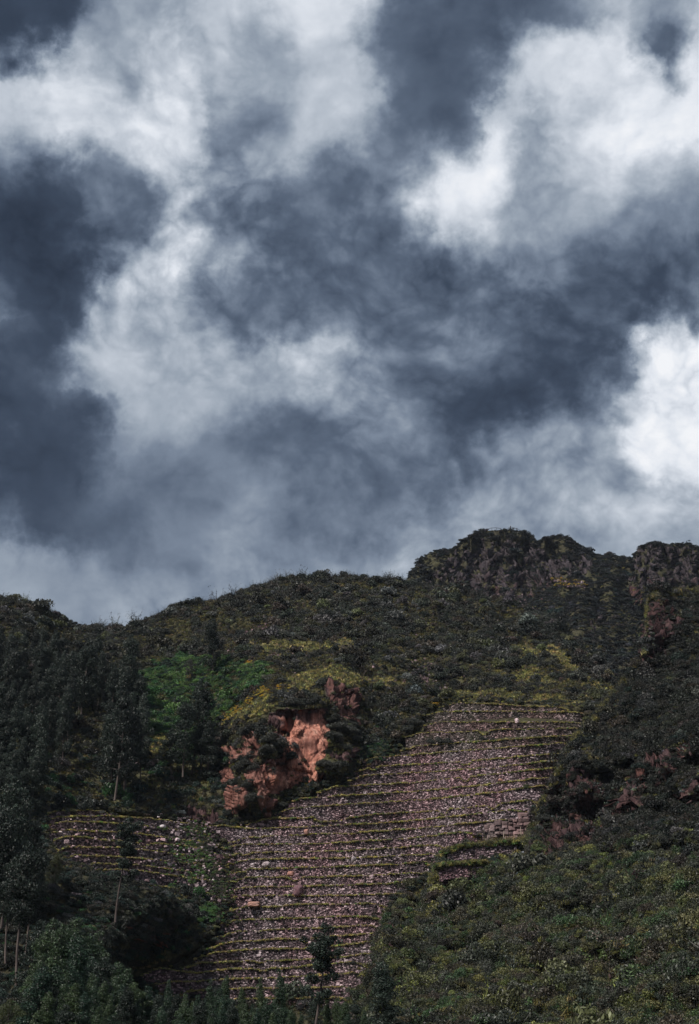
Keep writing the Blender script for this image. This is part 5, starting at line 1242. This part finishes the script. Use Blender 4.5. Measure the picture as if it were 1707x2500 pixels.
# ------------------------------------------------------------------ summit: railing, block, people
def summit_pt(px, dpy=0.0, Y=None): 
    y = float(ridge_peak(px)) + dpy; Yd = float(depth_peak(np.array([float(px)]), np.array([float(ridge_peak(px))]))[0]) if Y is None else Y
    return P(px, y, Yd)
rail = empty('viewpoint_railing', summit_pt(1205)); tag(rail, 'thin curved railing along the left of the summit', 'railing'); off = np.array(rail.location)
rp = [(1184, 1297), (1190, 1291.5), (1200, 1289), (1212, 1288.6), (1224, 1290.2)]
Yr = float(depth_peak(np.array([1205.]), np.array([1297.]))[0])
W3 = [P(x, y, Yr) for x, y in rp]; V, F = tube(np.array(W3), [.13] * 5, 6); obj('top_rail', make_mesh('top_rail', V - off, F, M_RAIL), rail)
for (x, y) in ((1191, 1291.3), (1201, 1289), (1212, 1288.6), (1223, 1290)):
    a = P(x, y, Yr); V, F = tube([a - [0, 0, 2.4], a], [.11, .1], 6); obj('post', make_mesh('post', V - off, F, M_RAIL), rail)
rail2 = empty('summit_fence', summit_pt(1255)); tag(rail2, 'short low fence right of the square summit block', 'fence'); off = np.array(rail2.location)
a, b, c2 = P(1239, 1290, Yr), P(1251, 1287.5, Yr), P(1270, 1294, Yr); V, F = tube([a, b, c2], [.09] * 3, 5); obj('top_rail', make_mesh('top_rail', V - off, F, M_RAIL), rail2)
for p_ in (a, (a + b) / 2, b, (b + c2) / 2): V, F = tube([p_ - [0, 0, 1.6], p_], [.08, .08], 5); obj('post', make_mesh('post', V - off, F, M_RAIL), rail2)
Yb = float(depth_peak(np.array([1232.]), np.array([1297.]))[0])
blk = SB[0].copy(); blk.materials[0] = M_DKLEAF
for (x, w, h, lab) in ((1232, 2.1, 2.6, 'square clipped-looking dark bush on the very summit'), (1276, 1.8, 1.7, 'round dark bush right of the two people on the summit'), (1160, 2.6, 2.2, 'dark bush left of the summit railing')):
    o = obj('summit_bush', blk); o.location = [float(q) for q in P(x, ridge_peak(x) + 3, Yb)]; o.scale = (w, w, h); tag(o, lab, 'bush')
def person(px, py_feet, Y, h, arms, label, coat):
    base = P(px, py_feet, Y); root = empty('person', base); tag(root, label, 'person')
    s = h / 1.75
    J = {'pel': (0,0,.95), 'che': (0,0,1.32), 'nec': (0,0,1.48), 'hed': (0,-.01,1.6), 'top': (0,0,1.74), 'hl': (-.1,0,.9), 'kl': (-.11,-.02,.5), 'al': (-.11,.02,.08), 'tl': (-.11,-.15,.03),
         'hr': (.1,0,.9), 'kr': (.12,-.02,.5), 'ar': (.13,.02,.08), 'tr': (.13,-.15,.03), 'sl': (-.2,0,1.42), 'el': (-.2 - .25*arms, -.03, 1.15 + .15*arms), 'wl': (-.2 - .45*arms, -.15, .9 + .45*arms),
         'sr': (.2,0,1.42), 'er': (.2 + .25*arms, -.03, 1.15 + .15*arms), 'wr': (.2 + .45*arms, -.15, .9 + .45*arms)}
    E = [('pel','che'),('che','nec'),('nec','hed'),('hed','top'),('pel','hl'),('hl','kl'),('kl','al'),('al','tl'),('pel','hr'),('hr','kr'),('kr','ar'),('ar','tr'),('che','sl'),('sl','el'),('el','wl'),('che','sr'),('sr','er'),('er','wr')]
    rad = {'pel': .15, 'che': .16, 'nec': .06, 'hed': .11, 'top': .07, 'hl': .1, 'kl': .065, 'al': .05, 'tl': .04, 'hr': .1, 'kr': .065, 'ar': .05, 'tr': .04, 'sl': .075, 'el': .05, 'wl': .035, 'sr': .075, 'er': .05, 'wr': .035}
    ks = list(J); me = bpy.data.meshes.new('body'); me.from_pydata([tuple(q * s for q in J[k]) for k in ks], [(ks.index(a), ks.index(b)) for a, b in E], []); me.update()
    o = obj('body', me, root); mo = o.modifiers.new('skin', 'SKIN')
    for i, k in enumerate(ks): me.skin_vertices[0].data[i].radius = (rad[k] * s, rad[k] * s); me.skin_vertices[0].data[i].use_root = (k == 'pel')
    o.modifiers.new('sub', 'SUBSURF').levels = 1; me.materials.append(coat)
    V, F = tube([np.array([0, 0, .85]) * s, np.array([0, 0, 1.1]) * s, np.array([0, 0, 1.35]) * s, np.array([0, 0, 1.49]) * s], [.2 * s, .185 * s, .21 * s, .1 * s], 10)
    obj('jacket', make_mesh('jacket', V, F, M_RAIL, True), root)
M_CLOTH = simple_mat('dark_clothing', (0.02, 0.02, 0.025), (0.05, 0.05, 0.06)); 
person(1247, 1292, Yb, 2.3, .1, 'person in dark clothes standing upright on the summit by the fence', M_CLOTH)
person(1262.5, 1295.5, Yb, 1.75, .9, 'person with arms spread, lower down right of the standing one', M_CLOTH)
# the little yellow flowering terraces under the peak
for (pts, lab) in (([(1352, 1413), (1385, 1415), (1425, 1418)], 'upper narrow retaining wall of the small yellow flowered terraces below the peak'), ([(1362, 1424), (1395, 1427), (1430, 1428)], 'lower narrow retaining wall of the small yellow flowered terraces below the peak')):
    a = np.array(pts, float); x = np.linspace(a[0, 0], a[-1, 0], 16); y = np.interp(x, a[:, 0], a[:, 1]); w3 = P(x, y, base_peak(x, y) - 9)
    root = empty('terrace_wall', w3[8] - [0, 0, 1.5]); tag(root, lab, 'stone wall'); off = np.array(root.location)
    s = np.concatenate([[0], np.cumsum(np.linalg.norm(np.diff(w3[:, :2], axis=0), axis=1))])
    V, F = stones(w3[:, :2], lambda t: np.interp(t, s, w3[:, 2] - 1.7), lambda t: np.interp(t, s, w3[:, 2]), rowh=.5, wmin=.5, wmax=1.0); obj('stone_face', make_mesh('stone_face', V - off, F, M_STONE), root)
    T = np.stack([np.column_stack([w3[:, 0], w3[:, 1] + dy, w3[:, 2] + dz]) for dy, dz in [(0, -1.7), (0, 0), (5, .3), (12, 1.5)]]) - off
    obj('turf_top', make_mesh('turf_top', T.reshape(-1, 3), grid_faces(4, 16), M_TREAD, True), root)
    k = rng.integers(0, 16, 260); e = w3[k] + np.column_stack([rng.normal(0, .6, 260), rng.uniform(-.5, 4, 260), rng.uniform(-.3, .3, 260)]); sc = rng.uniform(.5, 1.0, 260)
    scatter_object('terrace_flowers', e, pick(BUSH, 260), np.column_stack([sc] * 3), tintmix([(0.35, .27, .04), OL, YL], [2, 3, 1], 260, .2), ('upper' if '1413' in str(pts) else 'lower') + ' strip of yellow flowers on the small terraces below the peak', 'flowers')
# ------------------------------------------------------------------ air
V, F = boxes([(-2600, 2600, -2600, 2600, -3, 420)])
mh, Nh = new_mat('mountain_haze'); pv = Nh.new('ShaderNodeVolumePrincipled'); pv.inputs['Color'].default_value = (0.72, 0.82, 1.0, 1); pv.inputs['Density'].default_value = 0.00003
oo = Nh.new('ShaderNodeOutputMaterial'); Nh.l.new(pv.outputs[0], oo.inputs['Volume'])
o = obj('haze', make_mesh('haze', V, F, mh)); tag(o, 'thin bluish mountain haze', 'haze', None, 'stuff')
